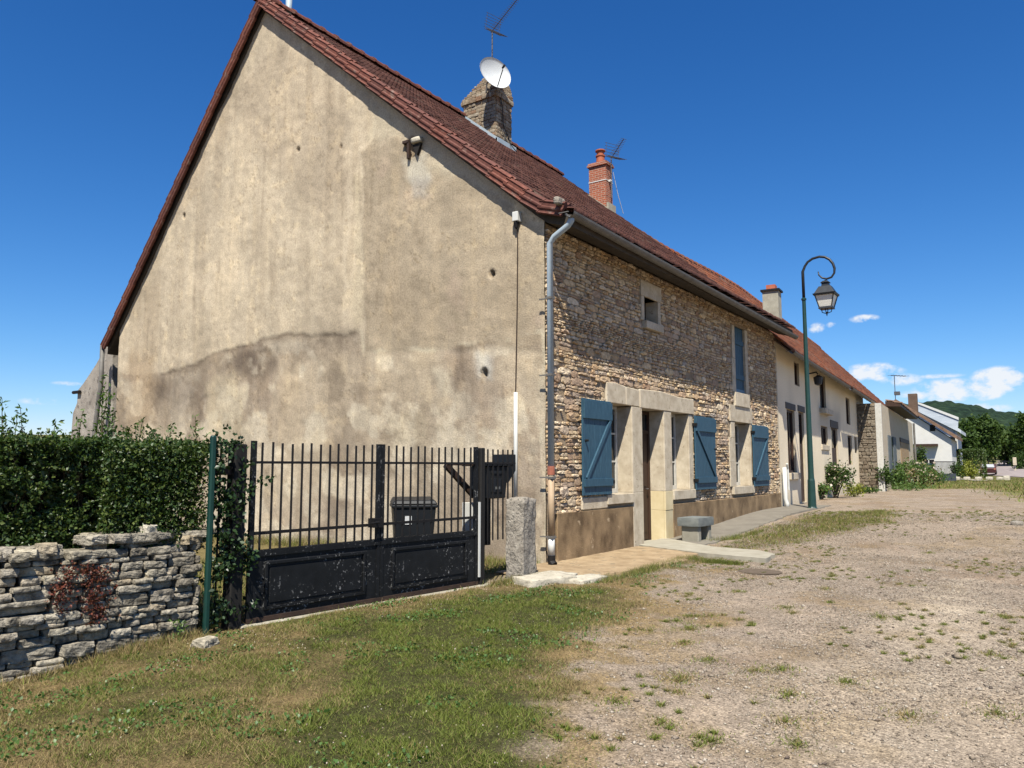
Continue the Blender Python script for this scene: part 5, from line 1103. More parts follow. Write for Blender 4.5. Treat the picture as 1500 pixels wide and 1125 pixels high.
lan = MB(); frust(lan, .28, zr0-.05, .30, zr0); frust(lan, .27, zr0, .155, zr1); frust(lan, .10, zr1, .085, zr1+.11); frust(lan, .12, zr1+.11, .06, zr1+.17); lan.tube([(0, ly_, zr1+.15), (0, ly_, zt_)], .028, 8); lo = lan.build('lantern', M_LAMPD, lamp)
m_ = MB(); frust(m_, .15, zb1+.02, .238, zr0-.05); m_.build('glass', M_FROST, lo)
m_ = MB(); frust(m_, .185, zb1-.03, .175, zb1+.02)
for a in (-1, 1):
    for b in (-1, 1): m_.bar((a*.16, ly_+b*.16, zb1), (a*.248, ly_+b*.248, zr0-.04), .022)
for a in (-1, 1): m_.tube([(0, ly_+a*.14, zb1-.03), (0, ly_+a*.12, zb1-.12), (0, ly_+a*.03, ze_+.02)], .012, 6); m_.tube([(a*.14, ly_, zb1-.03), (a*.12, ly_, zb1-.12), (a*.03, ly_, ze_+.02)], .012, 6)
m_.tube([(0, ly_, ze_+.06), (0, ly_, ze_-.06)], [.035, .008], 8); m_.build('lantern_cage', M_LAMPD, lo)

# ------------------------------------------------------------------ CREAM HOUSE (continues the row, turned a little)
G2 = float(O2[2]); cream = empty('cream_house', tuple(O2), A2, 'long cream rendered house with orange tiled roof behind the street lamp', 'house')
def lz(z): return z-G2
EH = lz(4.95)
def r2(pl, pt, pr, pb): a = h2(pl, pt); b = h2(pr, pb); return (a[0], b[0], lz(b[1]), lz(a[1]))
cw1 = (1.35, 2.55, .98, 2.92); cd1 = (3.15, 4.05, .02, 2.95); cs1 = (2.75, 3.55, 3.78, 4.55); cud = (7.4, 8.7, 3.32, 4.62); cw2 = (7.3, 8.75, 1.98, 2.68); cd2 = (9.6, 11.2, .02, 2.72)
cs2 = (14.0, 15.2, 3.05, 4.25); cw3 = (14.1, 15.4, 1.25, 2.55); cw4 = (16.3, 17.1, 1.8, 2.55)
OP2 = [cw1, cd1, cs1, cud, cw2, cd2, cs2, cw3, cw4]; LEN2 = 20.3
xs_ = sorted(set([0.02, LEN2])|{v for o in OP2 for v in o[:2]}|set(np.arange(.5, 20, .5))); zs_ = sorted(set([-.4, EH+.3])|{v for o in OP2 for v in o[2:]}|set(np.arange(.2, 5, .3)))
V = [(a, 0, b) for a in xs_ for b in zs_]; nz_ = len(zs_); F = []
for i in range(len(xs_)-1):
    for j in range(nz_-1):
        mx_, mz_ = (xs_[i]+xs_[i+1])/2, (zs_[j]+zs_[j+1])/2
        if not any(o[0] < mx_ < o[1] and o[2] < mz_ < o[3] for o in OP2): F.append((i*nz_+j, (i+1)*nz_+j, (i+1)*nz_+j+1, i*nz_+j+1))
V = np.array(V); cc = np.array([.93, .80, .585])[None]*(.82+.36*fbm2(V[:, 0], V[:, 2], .9, 4, 301))[:, None]
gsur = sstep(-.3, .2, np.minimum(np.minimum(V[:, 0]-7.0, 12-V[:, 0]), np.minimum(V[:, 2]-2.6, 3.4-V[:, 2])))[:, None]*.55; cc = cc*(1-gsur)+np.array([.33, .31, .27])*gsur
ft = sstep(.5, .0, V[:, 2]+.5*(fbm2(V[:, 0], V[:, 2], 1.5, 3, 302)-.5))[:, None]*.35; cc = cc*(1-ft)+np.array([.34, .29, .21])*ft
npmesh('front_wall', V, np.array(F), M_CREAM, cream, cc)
m_ = MB(); RY2, RZ2 = 4.0, lz(9.50); m_.prism([(.02, .5, -.4), (.02, 8.5, -.4), (.02, 8.5, EH), (.02, RY2, RZ2-1.2), (.02, .5, EH+.1)], (LEN2-.05, 0, 0)); m_.build('rear_wall', noisy('cream_wall_core', (.30, .25, .18), (.38, .32, .23), 3), cream)
m_ = MB(); m_.box(LEN2-.25, LEN2, 0.003, .52, -.4, EH+.3); m_.box(0.025, .2, .003, .52, -.4, EH+.3); m_.build('end_wall', noisy('end_render', (.50, .42, .30), (.58, .5, .36), 3), cream)
m_ = MB(); m_.box(-.02, .10, -.018, .2, -.3, EH); m_.build('corner_strip', M_QUOIN, cream)
def opening2(o, kind):
    x0, x1, z0, z1 = o; m_ = MB(); d_ = .12
    m_.add([(x0, .002, z0), (x1, .002, z0), (x1, d_, z0), (x0, d_, z0), (x0, .002, z1), (x1, .002, z1), (x1, d_, z1), (x0, d_, z1)], [(0, 1, 2, 3), (7, 6, 5, 4), (0, 3, 7, 4), (2, 1, 5, 6)])
    nm = 'door' if kind == 'door' else 'window'; w_ = m_.build(nm, noisy('reveal_'+nm, (.50, .42, .29), (.58, .5, .37), 4), cream)
    m_ = MB(); f_ = .07; a, b = d_-.05, d_
    m_.box(x0, x0+f_, a, b, z0, z1); m_.box(x1-f_, x1, a, b, z0, z1); m_.box(x0+f_, x1-f_, a, b, z1-f_, z1); m_.box(x0+f_, x1-f_, a, b, z0, z0+f_)
    if kind == 'door': m_.box(x0+f_, x1-f_, a+.01, b, z0+f_, z0+1.9)
    else: m_.box((x0+x1)/2-.03, (x0+x1)/2+.03, a, b-.005, z0+f_, z1-f_)
    m_.build('frame', M_DARKWOOD, w_); m_ = MB(); m_.box(x0+f_, x1-f_, b-.008, b+.02, z0+f_, z1-f_); m_.build('pane', M_GLASS, w_)
    return w_
for o, kd in ((cw1, 'w'), (cd1, 'door'), (cs1, 'w'), (cud, 'w'), (cw2, 'w'), (cd2, 'door'), (cs2, 'w'), (cw3, 'w'), (cw4, 'w')): opening2(o, kd)
for a, b, c0, d0, mt_ in ((cw1[0]-.15, cw1[1]+.1, cw1[3], cw1[3]+.2, M_DARKWOOD), (cd1[0]-.1, cd1[1]+.15, cd1[3], cd1[3]+.2, M_DARKWOOD), (cd2[0]-.15, cd2[1]+.2, cd2[3]-.02, cd2[3]+.28, M_DARKWOOD)):
    m_ = MB(); m_.box(a, b, -.02, .24, c0+.003, d0); m_.build('timber_lintel', mt_, cream)
for a, b, z1_, pr_ in ((cw1[0]-.12, cw1[1]+.12, cw1[2], .10), (cud[0]-.25, cud[1]+.25, cud[2], .22), (cw2[0]-.1, cw2[1]+.1, cw2[2], .05)):
    m_ = MB(); m_.box(a, b, -pr_, .2, z1_-.2, z1_-.003); m_.build('sill_stone', M_QUOIN, cream, bevel=.01)
ro2 = tiled('roof', cream, [(-.50, lz(4.79)), (RY2, RZ2)], -.15, 33.0, .30, .36, M_TILEO, .06)
m_ = MB(); m_.prism([(-.1, -.46, lz(4.73)), (-.1, -.46, lz(4.78)), (-.1, RY2, RZ2-.04), (-.1, 8.9, lz(4.6)), (-.1, 8.9, lz(4.5)), (-.1, RY2, RZ2-.16)], (33.0, 0, 0)); m_.build('roof_boarding', M_TILEB, ro2)
m_ = MB(); n = 60
for i in range(n): xa = -.1+33*i/n; m_.tube([(xa, RY2, RZ2+.02), (xa+33/n, RY2, RZ2+.0)], [.15, .12], 10)
m_.build('ridge_tiles', M_TILEO, ro2)
def sag(o):
    me = o.data; n_ = len(me.vertices); a_ = np.empty(n_*3); me.vertices.foreach_get('co', a_); a_ = a_.reshape(-1, 3)
    a_[:, 2] -= .62*(1-sstep(-1, 13, a_[:, 0]))*np.clip((a_[:, 2]-lz(4.8))/(RZ2-lz(4.8)), 0, 1.05); me.vertices.foreach_set('co', a_.ravel()); me.update()
for o_ in [ro2]+list(ro2.children): sag(o_)
gutter(-.3, 10.9, -.55, lz(4.76), lz(4.72), cream, M_ZINCD, .08, 12); gutter(11.2, 20.2, -.60, lz(4.70), lz(4.66), cream, M_ZINCD, .09, 8)
m_ = MB(); m_.tube([(.25, -.10, 1.15), (.25, -.10, .25), (.25, -.14, .12), (.25, -.14, -.02)], .06, 10); w_p = m_.build('downpipe', M_WPVC, cream, smooth=True); m_ = MB(); m_.tube([(.33, -.16, 1.25), (.42, -.16, 1.1), (.45, -.16, .6), (.45, -.16, .5)], .03, 8); m_.build('pipe_bend', M_WPVC, w_p)
# chimney with red pot
CS = 6.3; p0 = onpl(1121, 470, O2+D2*CS, D2); ccy = float((p0-O2)@N2); pt_ = onpl(1130, 426, O2+D2*CS, D2); m_ = MB(); wch = .38
cl_ = float((onpl(1117, 440, O2+D2*CS, D2)-O2)@N2); cr_ = float((onpl(1140, 440, O2+D2*CS, D2)-O2)@N2); ztp = lz(float(onpl(1130, 426, O2+D2*CS, D2)[2]))
m_.box(CS, CS+.55, min(cl_, cr_), max(cl_, cr_), lz(3.5), ztp); c3 = m_.build('chimney', noisy('grey_chimney_render', (.30, .28, .22), (.44, .42, .34), 5, .95), cream)
m_ = MB(); m_.box(CS-.06, CS+.61, min(cl_, cr_)-.06, max(cl_, cr_)+.06, ztp, ztp+.07); m_.build('chimney_cap', M_IRONB, c3); m_ = MB(); m_.box(CS+.1, CS+.45, min(cl_, cr_)+.12, max(cl_, cr_)-.12, ztp+.07, ztp+.26); m_.build('chimney_pot', noisy('red_pot', (.42, .11, .06), (.5, .16, .09), 6), c3)
wlp = h2(1194, 558, -.25); o = empty('wall_lamp', tuple(O2+D2*wlp[0]+N2*0+np.array([0, 0, lz(wlp[1])])), A2, 'old dark bracket lantern on the cream house wall', 'wall lamp')
m_ = MB(); m_.tube([(0, 0, .25), (0, -.3, .3), (0, -.35, .22)], .025, 8); m_.build('bracket', M_LAMPD, o); m_ = MB(); m_.lathe([(.02, .2), (.16, .12), (.12, -.12), (.04, -.16)], (0, -.35, 0), 10); m_.build('lantern', M_LAMPD, o)

# ------------------------------------------------------------------ third house (projects forward), white house and metal-roofed house beyond
corner = onpl(1292, 640, O2+N2*-1.05, N2); s3 = float((corner-O2)@D2)
h3 = empty('rendered_house', tuple(O2+D2*s3+N2*-1.05), A2, 'small cream rendered house with stone side wall past the cream house', 'house')
e3 = onpl(1335, 606, O2+N2*-1.05, N2); L3 = float((e3-O2)@D2)-s3; zt3 = lz(float(onpl(1292, 592, O2+N2*-1.05, N2)[2]))
m_ = MB(); m_.box(0, L3, 0, 6.5, -.4, zt3); m_.build('front_wall', noisy('muted_cream_render', (.48, .40, .29), (.58, .50, .37), 2, .9), h3)  # front wall in a muted cream
m_ = MB(); m_.box(-.06, -.003, .25, 4.0, -.4, zt3)
z_ = -.3
while z_ < zt3-.1:
    y_ = .25
    h_ = random.uniform(.09, .20)
    while y_ < 3.2: q_ = random.uniform(.1, .42); rock(m_, -.07+random.uniform(-.02, .02), y_+q_/2, z_+h_/2+random.uniform(-.02, .02), .09, q_-.02, h_-.02, 1, sub=2, rough=.2); y_ += q_
    z_ += h_
m_.build('side_wall', [M_MORTAR, islandmat('side_wall_stone', [(.20, .165, .12), (.30, .25, .185), (.17, .13, .09), (.26, .215, .16)], .92, 30, .6, .02, 12)], h3); m_ = MB(); m_.box(-.09, .04, -.03, .24, -.4, zt3); m_.build('corner_strip', M_WHITEP, h3)
def pos3(px): return float((onpl(px, 650, O2+N2*-1.05, N2)-O2)@D2)-s3
for a, b in ((1300.5, 1304.5), (1307.5, 1311.5)): m_ = MB(); m_.box(pos3(a), pos3(b), -.05, .02, .75, 2.75); m_.build('shutter', noisy('grey_shutter', (.10, .12, .13), (.14, .16, .17), 5), h3)
m_ = MB(); m_.box(pos3(1304.6), pos3(1307.4), -.02, .02, .75, 2.7); m_.build('window', M_GLASS, h3); m_ = MB(); m_.box(pos3(1318.5), pos3(1330), -.03, .02, .02, 2.6); dd_ = m_.build('door', noisy('tan_door', (.36, .24, .13), (.42, .29, .16), 4), h3); m_ = MB(); m_.box(pos3(1318), pos3(1331), -.05, .02, 2.605, 2.85); m_.build('door_head', M_DARKWOOD, dd_)
ep0 = onpl(1312, 592, O2+N2*-1.7, N2); ep1 = onpl(1345, 611, O2+N2*-1.7, N2); sA = float((ep0-O2)@D2)-s3; sB = float((ep1-O2)@D2)-s3; zE = lz(float(ep1[2])); sA += 3.6
r3 = tiled('roof', h3, [(-.65, zE), (.12, zE+.20)], sA, sB, .4, .4, M_TILEB, .06); m_ = MB(); m_.prism([(sA, -.6, zE-.14), (sA, -.6, zE-.02), (sA, .12, zE+.17), (sA, .12, zE-.10)], (sB-sA, 0, 0)); m_.build('roof_boarding', M_DARKWOOD, r3)
m_ = MB(); m_.tube([(L3-.15, -.12, zE-.2), (L3-.15, -.12, .1)], .07, 8); m_.build('downpipe', M_ZINCD, h3)
# roof aerial
q = onpl(1312, 590, O2+N2*3.0, N2); at_ = np.array([0, 0, float(onpl(1312, 552, O2+N2*3.0, N2)[2]-q[2])]); ae3 = empty('tv_aerial', tuple(q), A2, 'distant television aerial on the roof beyond the orange tiles', 'aerial'); m_ = MB(); m_.tube([(0, 0, -1.0), at_], .04, 6); m_.build('mast', M_METAL, ae3)
m_ = MB(); m_.tube([at_*.98+np.array([-.8, .3, 0]), at_*.98+np.array([1.6, -1.1, .05])], .03, 5)
for i in range(6): p_ = at_*.98+np.array([-.8, .3, 0])+np.array([2.4, -1.4, .05])*i/5; m_.tube([p_+np.array([-.2, -.35, 0]), p_+np.array([.2, .35, 0])], .02, 5)
m_.build('boom', M_METAL, ae3); m_ = MB(); m_.box(-.3, .5, -.5, .1, at_[2]*.28, at_[2]*.40); m_.build('small_array', M_METAL, ae3)

def far_plane(depth): return EYE+FW*depth
def fpt(px, py, depth):
    d = sight(px, py); return EYE+d*depth
ROTH = np.array([1.0, 0, 0])
# white house: gable faces the street end
GD4 = 72.0; g0 = fpt(1396, 690, GD4); zg4 = float(zg(g0[0], g0[1])); ax4 = np.array([math.cos(R(2)), math.sin(R(2)), 0]); nx4 = np.array([-ax4[1], ax4[0], 0])
wh = empty('white_house', (g0[0], g0[1], zg4), R(2), 'small white walled house with brown verge beyond the garden gate', 'house')
def w4(px, py): h = onpl(px, py, g0, ax4); return float((h-g0)@nx4), float(h[2])-zg4
ev = w4(1397, 638); ap = w4(1313, 588); wL = ap[0]
m_ = MB(); m_.prism([(0, .0, -.4), (0, 2*wL, -.4), (0, 2*wL, ev[1]-.1), (0, wL, ap[1]-.3), (0, 0, ev[1]-.3)], (9, 0, 0)); m_.build('wall', noisy('white_render', (.62, .61, .57), (.68, .67, .63), 2, .85), wh)
r4 = MB()
for sgn in (0, 1):
    a = (-.5, ev[1]-.35) if not sgn else (2*wL+.5, ev[1]-.35)
    r4.prism([(-.45, a[0], a[1]), (-.45, wL, ap[1]-.1), (-.45, wL, ap[1]+.2), (-.45, a[0], a[1]+.32)], (9.9, 0, 0))
r4.build('roof', M_TILEB, wh); c4 = w4(1335, 596); c4t = w4(1335, 574)
m_ = MB(); m_.box(1.5, 2.3, c4[0]-.38, c4[0]+.40, c4[1]-1.5, c4t[1]-.05); m_.build('chimney', noisy('dark_brick', (.10, .065, .045), (.15, .10, .07), 3), wh)
w5 = w4(1366, 626); m_ = MB(); m_.box(-.05, .02, w5[0]-.22, w5[0]+.22, w5[1]-.35, w5[1]+.25); m_.build('window', M_GLASS, wh); wd = w4(1362, 652); m_ = MB(); m_.box(-.7, .0, wd[0]-.7, wd[0]+1.4, wd[1]-.1, wd[1]+.1); m_.build('porch_roof', M_DARKWOOD, wh)
# house with pale metal roof just beyond
DD5 = 86.0; g5 = fpt(1404, 690, DD5); z5 = float(zg(g5[0], g5[1])); mh = empty('metal_roof_house', (g5[0], g5[1], z5), R(2), 'grey house with pale metal roof behind the white house', 'house')
def w6(px, py): h = onpl(px, py, g5, ax4); return float((h-g5)@nx4), float(h[2])-z5
e5 = w6(1404, 632); a5 = w6(1345, 594); m_ = MB(); m_.prism([(0, 0, -.4), (0, 2*a5[0], -.4), (0, 2*a5[0], e5[1]), (0, a5[0], a5[1]-.2), (0, 0, e5[1])], (10, 0, 0)); m_.build('wall', noisy('pale_cladding', (.46, .50, .54), (.58, .62, .66), .8, .5, 8, .3, .02, stretch=(1, 1, 5)), mh)
m_ = MB(); m_.prism([(-.4, -.5, e5[1]-.25), (-.4, a5[0], a5[1]), (-.4, a5[0], a5[1]+.35), (-.4, -.5, e5[1]+.15)], (10.8, 0, 0)); m_.prism([(-.4, 2*a5[0]+.5, e5[1]-.25), (-.4, a5[0], a5[1]), (-.4, a5[0], a5[1]+.35), (-.4, 2*a5[0]+.5, e5[1]+.15)], (10.8, 0, 0)); m_.build('roof', noisy('pale_metal_roof', (.50, .54, .58), (.62, .66, .70), 1.5, .4, 10, .2, .01, .5), mh)
m_ = MB(); m_.prism([(-.5, *w6(*p)) for p in ((1404.5, 613), (1343, 590), (1343, 602), (1403, 632))], (.35, 0, 0)); m_.build('solar_panel', noisy('pale_panel', (.42, .47, .52), (.60, .65, .70), .7, .4, 8, .2, .01, stretch=(1, 1, 6)), mh)
m_ = MB(); m_.prism([(-.6, *w6(*p)) for p in ((1404.5, 611.5), (1343, 588.5), (1343, 591.5), (1404.5, 615.5))], (.5, 0, 0)); m_.build('panel_edge', M_WPVC, mh)
m_ = MB(); m_.box(-.15, .05, -.12, .12, -.3, e5[1]); m_.build('corner_strip', M_WHITEP, mh); wq5 = w6(1399, 645); m_ = MB(); m_.box(-.06, .02, wq5[0]-.1, wq5[0]+.7, wq5[1]-.7, wq5[1]+.4); m_.build('window', M_GLASS, mh)
# far garden gate, bins, hedge, shrubs, border
def stand(px, py): return gpt(px, py)
gA_, gB_ = gpt(1357, 693), gpt(1400, 693); gA_ = fpt(1357, 692, 60); gB_ = fpt(1400, 692.5, 60); zz_ = float(zg(gA_[0], gA_[1])); v_ = gB_-gA_; Lg = float(np.hypot(v_[0], v_[1])); fg = empty('garden_gate', (gA_[0], gA_[1], zz_), math.atan2(v_[1], v_[0]), 'dark distant garden gate in front of the white house', 'gate')
m_ = MB(); m_.box(.6, Lg, -.03, .03, .05, .62); m_.build('panel', noisy('slate_blue_paint', (.035, .045, .06), (.05, .06, .075), 3), fg); m_ = MB(); m_.box(.6, Lg, -.03, .03, 1.5, 1.56); m_.build('top_rail', M_IRONB, fg)
for i in range(18): m_ = MB(); X_ = .65+(Lg-.7)*i/17; m_.tube([(X_, 0, .6), (X_, 0, 1.55)], .018, 5); m_.build('bar', M_IRONB, fg)
for xa, xb in ((0, .14), (.32, .6)): m_ = MB(); m_.box(xa, xb, -.1, .1, 0, 1.7); m_.build('gate_post', M_IRONB, fg)
def shrub(name, px, py, wpx, hpx, depth, mat, n, label, lsize, cat='shrub', flower=None, stems=True, box=False, group=None):
    p = fpt(px, py, depth); zb = float(zg(p[0], p[1])); k_ = depth/FPX; w_, h_ = wpx*k_/2, hpx*k_
    r_ = empty(name, (p[0], p[1], zb), 0, label, cat, group)
    if box: P = np.stack([RNG.uniform(-w_, w_, n), RNG.uniform(-w_, w_, n), RNG.uniform(0, h_, n)], -1); ax_i = RNG.integers(0, 3, n); sg = RNG.choice([-1, 1], n); P[ax_i == 0, 0] = (sg*w_)[ax_i == 0]; P[ax_i == 1, 1] = (sg*w_)[ax_i == 1]; P[ax_i == 2, 2] = h_; P += RNG.normal(0, .05, P.shape)
    else:
        cl = RNG.normal(0, 1, (12, 3)); cl /= np.linalg.norm(cl, axis=1)[:, None]; cl *= RNG.uniform(.3, .75, (12, 1)); idx = RNG.integers(0, 12, n); P = cl[idx]+RNG.normal(0, .22, (n, 3)); P = P*np.array([w_, w_, h_*.5])+np.array([0, 0, h_*.5]); P[:, 2] = np.abs(P[:, 2])
    leaves('foliage', P, lsize*(.7+.6*RNG.random(n)), mat, r_)
    if flower is not None: q_ = P[RNG.random(n) < .07]; q_ = q_*1.04; tag(leaves('flowers', q_, lsize*1.05, flower, r_, up=1.5, asp=1), kind='stuff')
    if stems:
        m_ = MB()
        for i in range(7): m_.tube([(random.uniform(-.1, .1)*w_, random.uniform(-.1, .1)*w_, -.05), (random.uniform(-.6, .6)*w_, random.uniform(-.6, .6)*w_, h_*random.uniform(.5, .9))], [.02*h_, .006], 5)
        m_.build('stems', M_STEM, r_)
    return r_
shrub('rose_bush', 1224, 730, 54, 58, 29, M_LEAF, 1500, 'rose bush with pale flowers against the cream wall', .10, 'shrub', M_FLOWER)
shrub('low_plants', 1205, 735, 26, 26, 27.5, M_LEAFL, 420, 'low pale plants at the foot of the cream wall behind the lamp', .10, 'plant', M_FLOWER)
shrub('low_plants', 1252, 728, 44, 22, 30, M_LEAFY, 420, 'low yellowish plants right of the rose bush', .09, 'plant')
shrub('round_shrub', 1284, 717, 42, 44, 37, M_LEAF, 1700, 'dark green rounded shrub at the end of the cream house', .13)
shrub('round_shrub', 1308, 712, 46, 40, 40, M_LEAFL, 1500, 'mid green shrub in front of the corner of the third house', .13)
shrub('flowering_shrub', 1336, 708, 66, 46, 42, M_LEAFL, 2300, 'pale flowering shrub bed before the third house door', .13, 'shrub', M_FLOWER)
M_DRYL = leafmat('dry_flower_leaf', [(.20, .17, .09), (.28, .22, .13), (.14, .14, .06), (.24, .17, .12)], .3)
shrub('dry_plants', 1322, 709, 52, 30, 41, M_DRYL, 900, 'dry straw coloured plants between the two shrubs of the bed', .12, 'plant')
shrub('dry_plants', 1352, 704, 44, 34, 47, M_DRYL, 900, 'dry pale plants at the far end of the flower bed', .13, 'plant')
shrub('low_plants', 1268, 722, 40, 12, 34, M_LEAF, 500, 'low dark plants hugging the end of the cream wall', .1, 'plant')
shrub('low_plants', 1330, 713, 90, 12, 38, M_LEAFL, 700, 'low green edging plants along the front of the flower bed', .1, 'plant')
shrub('round_shrub', 1364, 702, 46, 26, 50, M_LEAFL, 800, 'low green shrub running toward the garden gate', .14)
shrub('climbing_bush', 1347, 690, 24, 60, 62, M_LEAF, 1000, 'tall bush between the third house and the white house', .2)
shrub('clipped_hedge', 1424, 688, 33, 40, 78, M_LEAFC, 3600, 'clipped square hedge at the far lawn', .16, 'hedge', None, True, True)
shrub('yellow_shrub', 1419, 690, 30, 27, 70, M_LEAFY, 1200, 'yellow leaved shrub before the clipped hedge', .17)
shrub('round_shrub', 1402, 690, 22, 24, 70, M_LEAF, 700, 'dark shrub right of the garden gate', .17)
shrub('dark_conifer', 1496, 686, 26, 34, 104, M_LEAF, 1500, 'dense dark shrub at the far right edge', .25)
pb = fpt(1350, 692, 56); zb = float(zg(pb[0], pb[1])); gbn = wheelie('green_bin', (pb[0], pb[1], zb), R(-20), 'dark green bin beside the third house'); gbn.scale = (2.0, 1.5, 1.35)  # a garden bin: the wheelie bin form, stretched and dark green
for ch in gbn.children:
    if ch.name.startswith(('body', 'lid')): ch.data = ch.data.copy(); ch.data.materials[0] = M_GREENP
for i, (px, py) in enumerate(((1401, 691), (1416, 692), (1433, 691.5), (1449, 691), (1464, 690), (1474, 690.5))):
    p = fpt(px, py, 66); m_ = MB(); rock(m_, 0, 0, .12, 1.0, .5, .34+.2*(i == 5), rough=.1, sub=2); o = m_.build('border_stone', M_PALEST, None); o.location = (p[0], p[1], float(zg(p[0], p[1]))); tag(o, 'pale stone of the low garden border on the far lawn', 'stone', 'stones of the far garden border')
p = fpt(1487, 686, 100); m_ = MB(); zb = float(zg(p[0], p[1])); m_.box(-.38, .38, -.2, .2, 1.3, 2.3); m_.box(-.1, .1, -.1, .1, -.2, 1.3); o = m_.build('sign_box', M_QUOIN, None, bevel=.03); o.location = (p[0], p[1], zb); tag(o, 'small white box on a post beside the dark shrub far right', 'box')
# parked car half hidden by the clipped hedge
pc = fpt(1447, 682, 96); zc0 = float(zg(pc[0], pc[1])); car = empty('parked_car', (pc[0], pc[1], zc0), R(2), 'dark red car parked beside the clipped hedge, seen from behind', 'car')
m_ = MB(); prof = [(0, .35), (0, .95), (.12, 1.0), (.45, 1.46), (1.9, 1.48), (2.7, 1.0), (3.9, .86), (4.05, .6), (4.05, .35)]; m_.prism([(a, -.85, b) for a, b in prof], (0, 1.7, 0)); cm = noisy('dark_red_car_paint', (.05, .012, .012), (.06, .016, .015), 3, .3, 10, .02, .001, .5); m_.build('body', cm, car, bevel=.06)
m_ = MB(); m_.prism([(.10, -.68, 1.03), (.10, .68, 1.03), (.40, .60, 1.40), (.40, -.60, 1.40)], (-.04, 0, .03)); m_.build('rear_window', noisy('bright_glass', (.40, .42, .44), (.46, .48, .5), 2, .15), car)
for X_ in (.75, 3.2):
    for sy in (-.78, .78): m_ = MB(); m_.tube([(X_, sy-.1, .32), (X_, sy+.1, .32)], .32, 18); m_.build('wheel', M_IRONB, car)
for sy in (-.7, .7): m_ = MB(); m_.box(-.03, .03, sy-.1, sy+.1, .75, .95); m_.build('tail_light', M_PIPER, car)

# ------------------------------------------------------------------ trees and hill
def tree(name, px, base_py, wpx, top_py, depth, mat, n, label, lsize):
    p = fpt(px, base_py, depth); zb = float(zg(p[0], p[1])); k_ = depth/FPX; h_ = float(fpt(px, top_py+7, depth)[2])-zb; w_ = wpx*k_/2
    r_ = empty(name, (p[0], p[1], zb), 0, label, 'tree', 'trees below the hill'); m_ = MB(); m_.tube([(0, 0, -.3), (.1, 0, h_*.3), (0, .1, h_*.6)], [.03*h_, .022*h_, .01*h_], 8)
    n = int(n*1.9); lsize *= .8; K = 34; cl = RNG.normal(0, 1, (K, 3)); cl /= np.linalg.norm(cl, axis=1)[:, None]; cl *= RNG.uniform(.35, .95, (K, 1))**.6; cl[:, 2] = cl[:, 2]*.9+.05
    for q_ in cl[:9]: m_.tube([(0, 0, h_*.35), (q_[0]*w_*.7, q_[1]*w_*.7, h_*.55+q_[2]*h_*.3)], [.012*h_, .003*h_], 5)
    m_.build('trunk', M_TRUNK, r_); idx = RNG.integers(0, K, n); P = cl[idx]+RNG.normal(0, .15, (n, 3)); P = P*np.array([w_*.9, w_*.9, h_*.46])+np.array([0, 0, h_*.54]); P[:, 2] = np.maximum(P[:, 2], h_*.04)
    leaves('crown', P, lsize*(.7+.7*RNG.random(n)), mat, r_, up=.6, asp=.75); return r_
for a in (('broadleaf_tree', 1412, 684, 40, 612, 112, M_LEAF, 3000, 'dark tree rising just behind the pale metal roof', .55), ('broadleaf_tree', 1442, 682, 52, 606, 118, M_LEAF, 4200, 'broad dark tree behind the clipped hedge and the parked car', .55),
          ('broadleaf_tree', 1476, 680, 44, 630, 122, M_LEAFC, 3000, 'lower lighter green tree between two darker trees', .5), ('broadleaf_tree', 1506, 680, 50, 604, 116, M_LEAF, 3600, 'dark tree at the right edge of the view', .55),
          ('broadleaf_tree', 1458, 676, 46, 618, 150, M_LEAF, 3200, 'tree standing behind the gap over the far road', .6), ('broadleaf_tree', 1392, 680, 36, 618, 140, M_LEAF, 2400, 'tree glimpsed over the metal roof ridge', .6), ('broadleaf_tree', 1560, 682, 70, 600, 130, M_LEAF, 3000, 'tree standing outside the right edge of the view', .6)):
    tree(*a)
n = 9
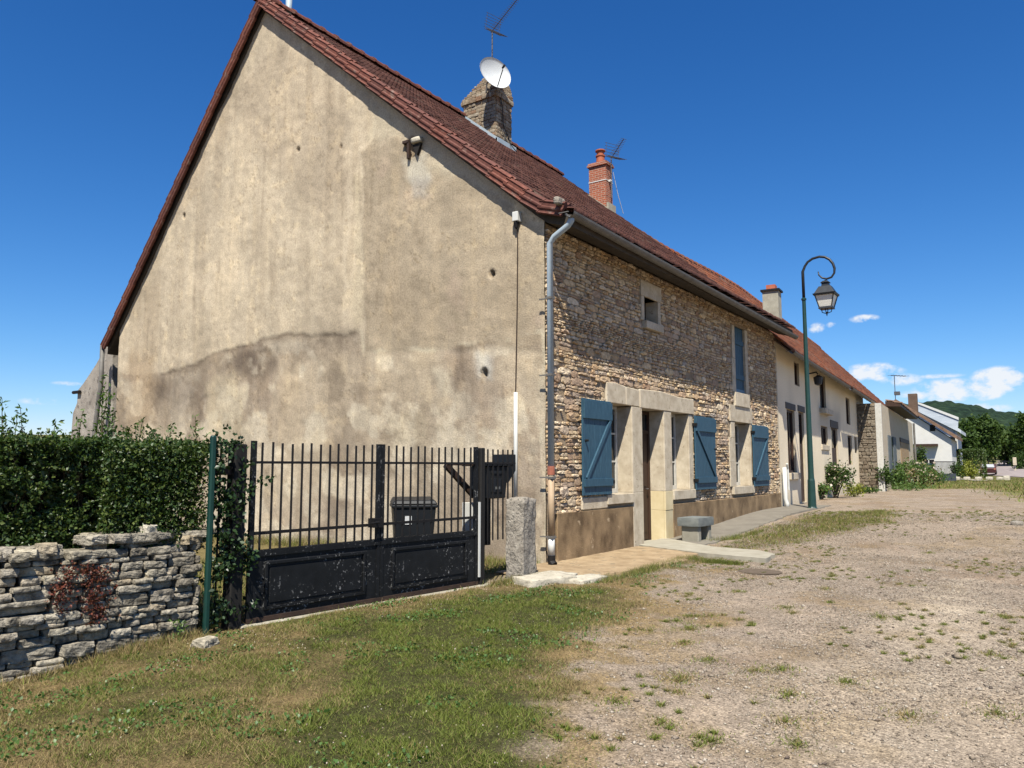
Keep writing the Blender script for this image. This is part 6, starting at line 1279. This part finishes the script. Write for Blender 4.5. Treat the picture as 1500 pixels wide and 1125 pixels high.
for i in range(1):
    s0 = fpt(1455, 684, 125); m_ = MB(); pa, pb_ = fpt(1448, 683, 120), fpt(1488, 681, 118); za_ = float(zg(pa[0], pa[1])); m_.bar((pa[0], pa[1], za_+1.0), (pb_[0], pb_[1], za_+1.0), .12, .2); m_.bar((pa[0], pa[1], za_+.5), (pb_[0], pb_[1], za_+.5), .12, .2)
    for u in np.linspace(0, 1, 6): q = pa+(pb_-pa)*u; m_.box(q[0]-.08, q[0]+.08, q[1]-.08, q[1]+.08, za_-.3, za_+1.2)
    tag(m_.build('field_fence', noisy('grey_timber', (.22, .2, .17), (.3, .27, .23), 3), None), 'low grey rail fence under the far trees beside the road', 'fence')
# wooded hill on the skyline
HD = 1300.0; us = np.linspace(-700, 1500, 330); vs_ = np.linspace(0, 1, 60); crest_px = np.array([-400, 300, 900, 1250, 1330, 1380, 1420, 1450, 1500, 1600, 1900, 2600]); crest_py = np.array([684, 684, 676, 610, 584, 580.5, 584, 592, 598.5, 600, 612, 640])
pxs = np.linspace(-200, 2300, 420); cz = np.interp(pxs, crest_px, crest_py); V = []
nv_ = 46
for i, px in enumerate(pxs):
    d = sight(px, 683.0); d = d/(d@FW); base_ = EYE+d*HD; hz_ = HD*(683.0-cz[i])/FPX
    for j in range(nv_):
        u = j/(nv_-1); dd = 560+(HD-560)*u if u < .8 else HD+900*(u-.8); q = EYE+d*(560+(HD+500-560)*u); ht = hz_*np.interp(u, [0, .1, .6, .72, 1], [0, .03, .95, 1.0, .82]); V.append((q[0], q[1], ht))
V = np.array(V); bump_ = (fbm2(V[:, 0], V[:, 1], .06, 4, 401)-.5)*14*np.clip(V[:, 2]/25, 0, 1)+(RNG.random(len(V))-.5)*4*np.clip(V[:, 2]/25, 0, 1); V[:, 2] += bump_-1
k = NB('wooded_hill_green'); cN = k.ramp(k.noise(.018, 6, .65), [(.35, (.016, .034, .020)), (.52, (.024, .046, .025)), (.68, (.036, .060, .030))]); vo = k.n('ShaderNodeTexVoronoi'); vo.inputs['Scale'].default_value = .09; k.l(k.co(), vo.inputs['Vector'])
M_HILL = k.fin(k.mix(cN, k.ramp(vo.outputs['Distance'], [(0, (1.3, 1.3, 1.2)), (.8, (.5, .5, .5))]), 1.0, 'MULTIPLY'), .95, k.bump(vo.outputs['Distance'], .8, -6.0), 0, .1)
ii = (np.arange(len(pxs)-1)[:, None]*nv_+np.arange(nv_-1)[None]).ravel(); tag(npmesh('hill', V, np.stack([ii, ii+nv_, ii+nv_+1, ii+1], -1), M_HILL), kind='structure')
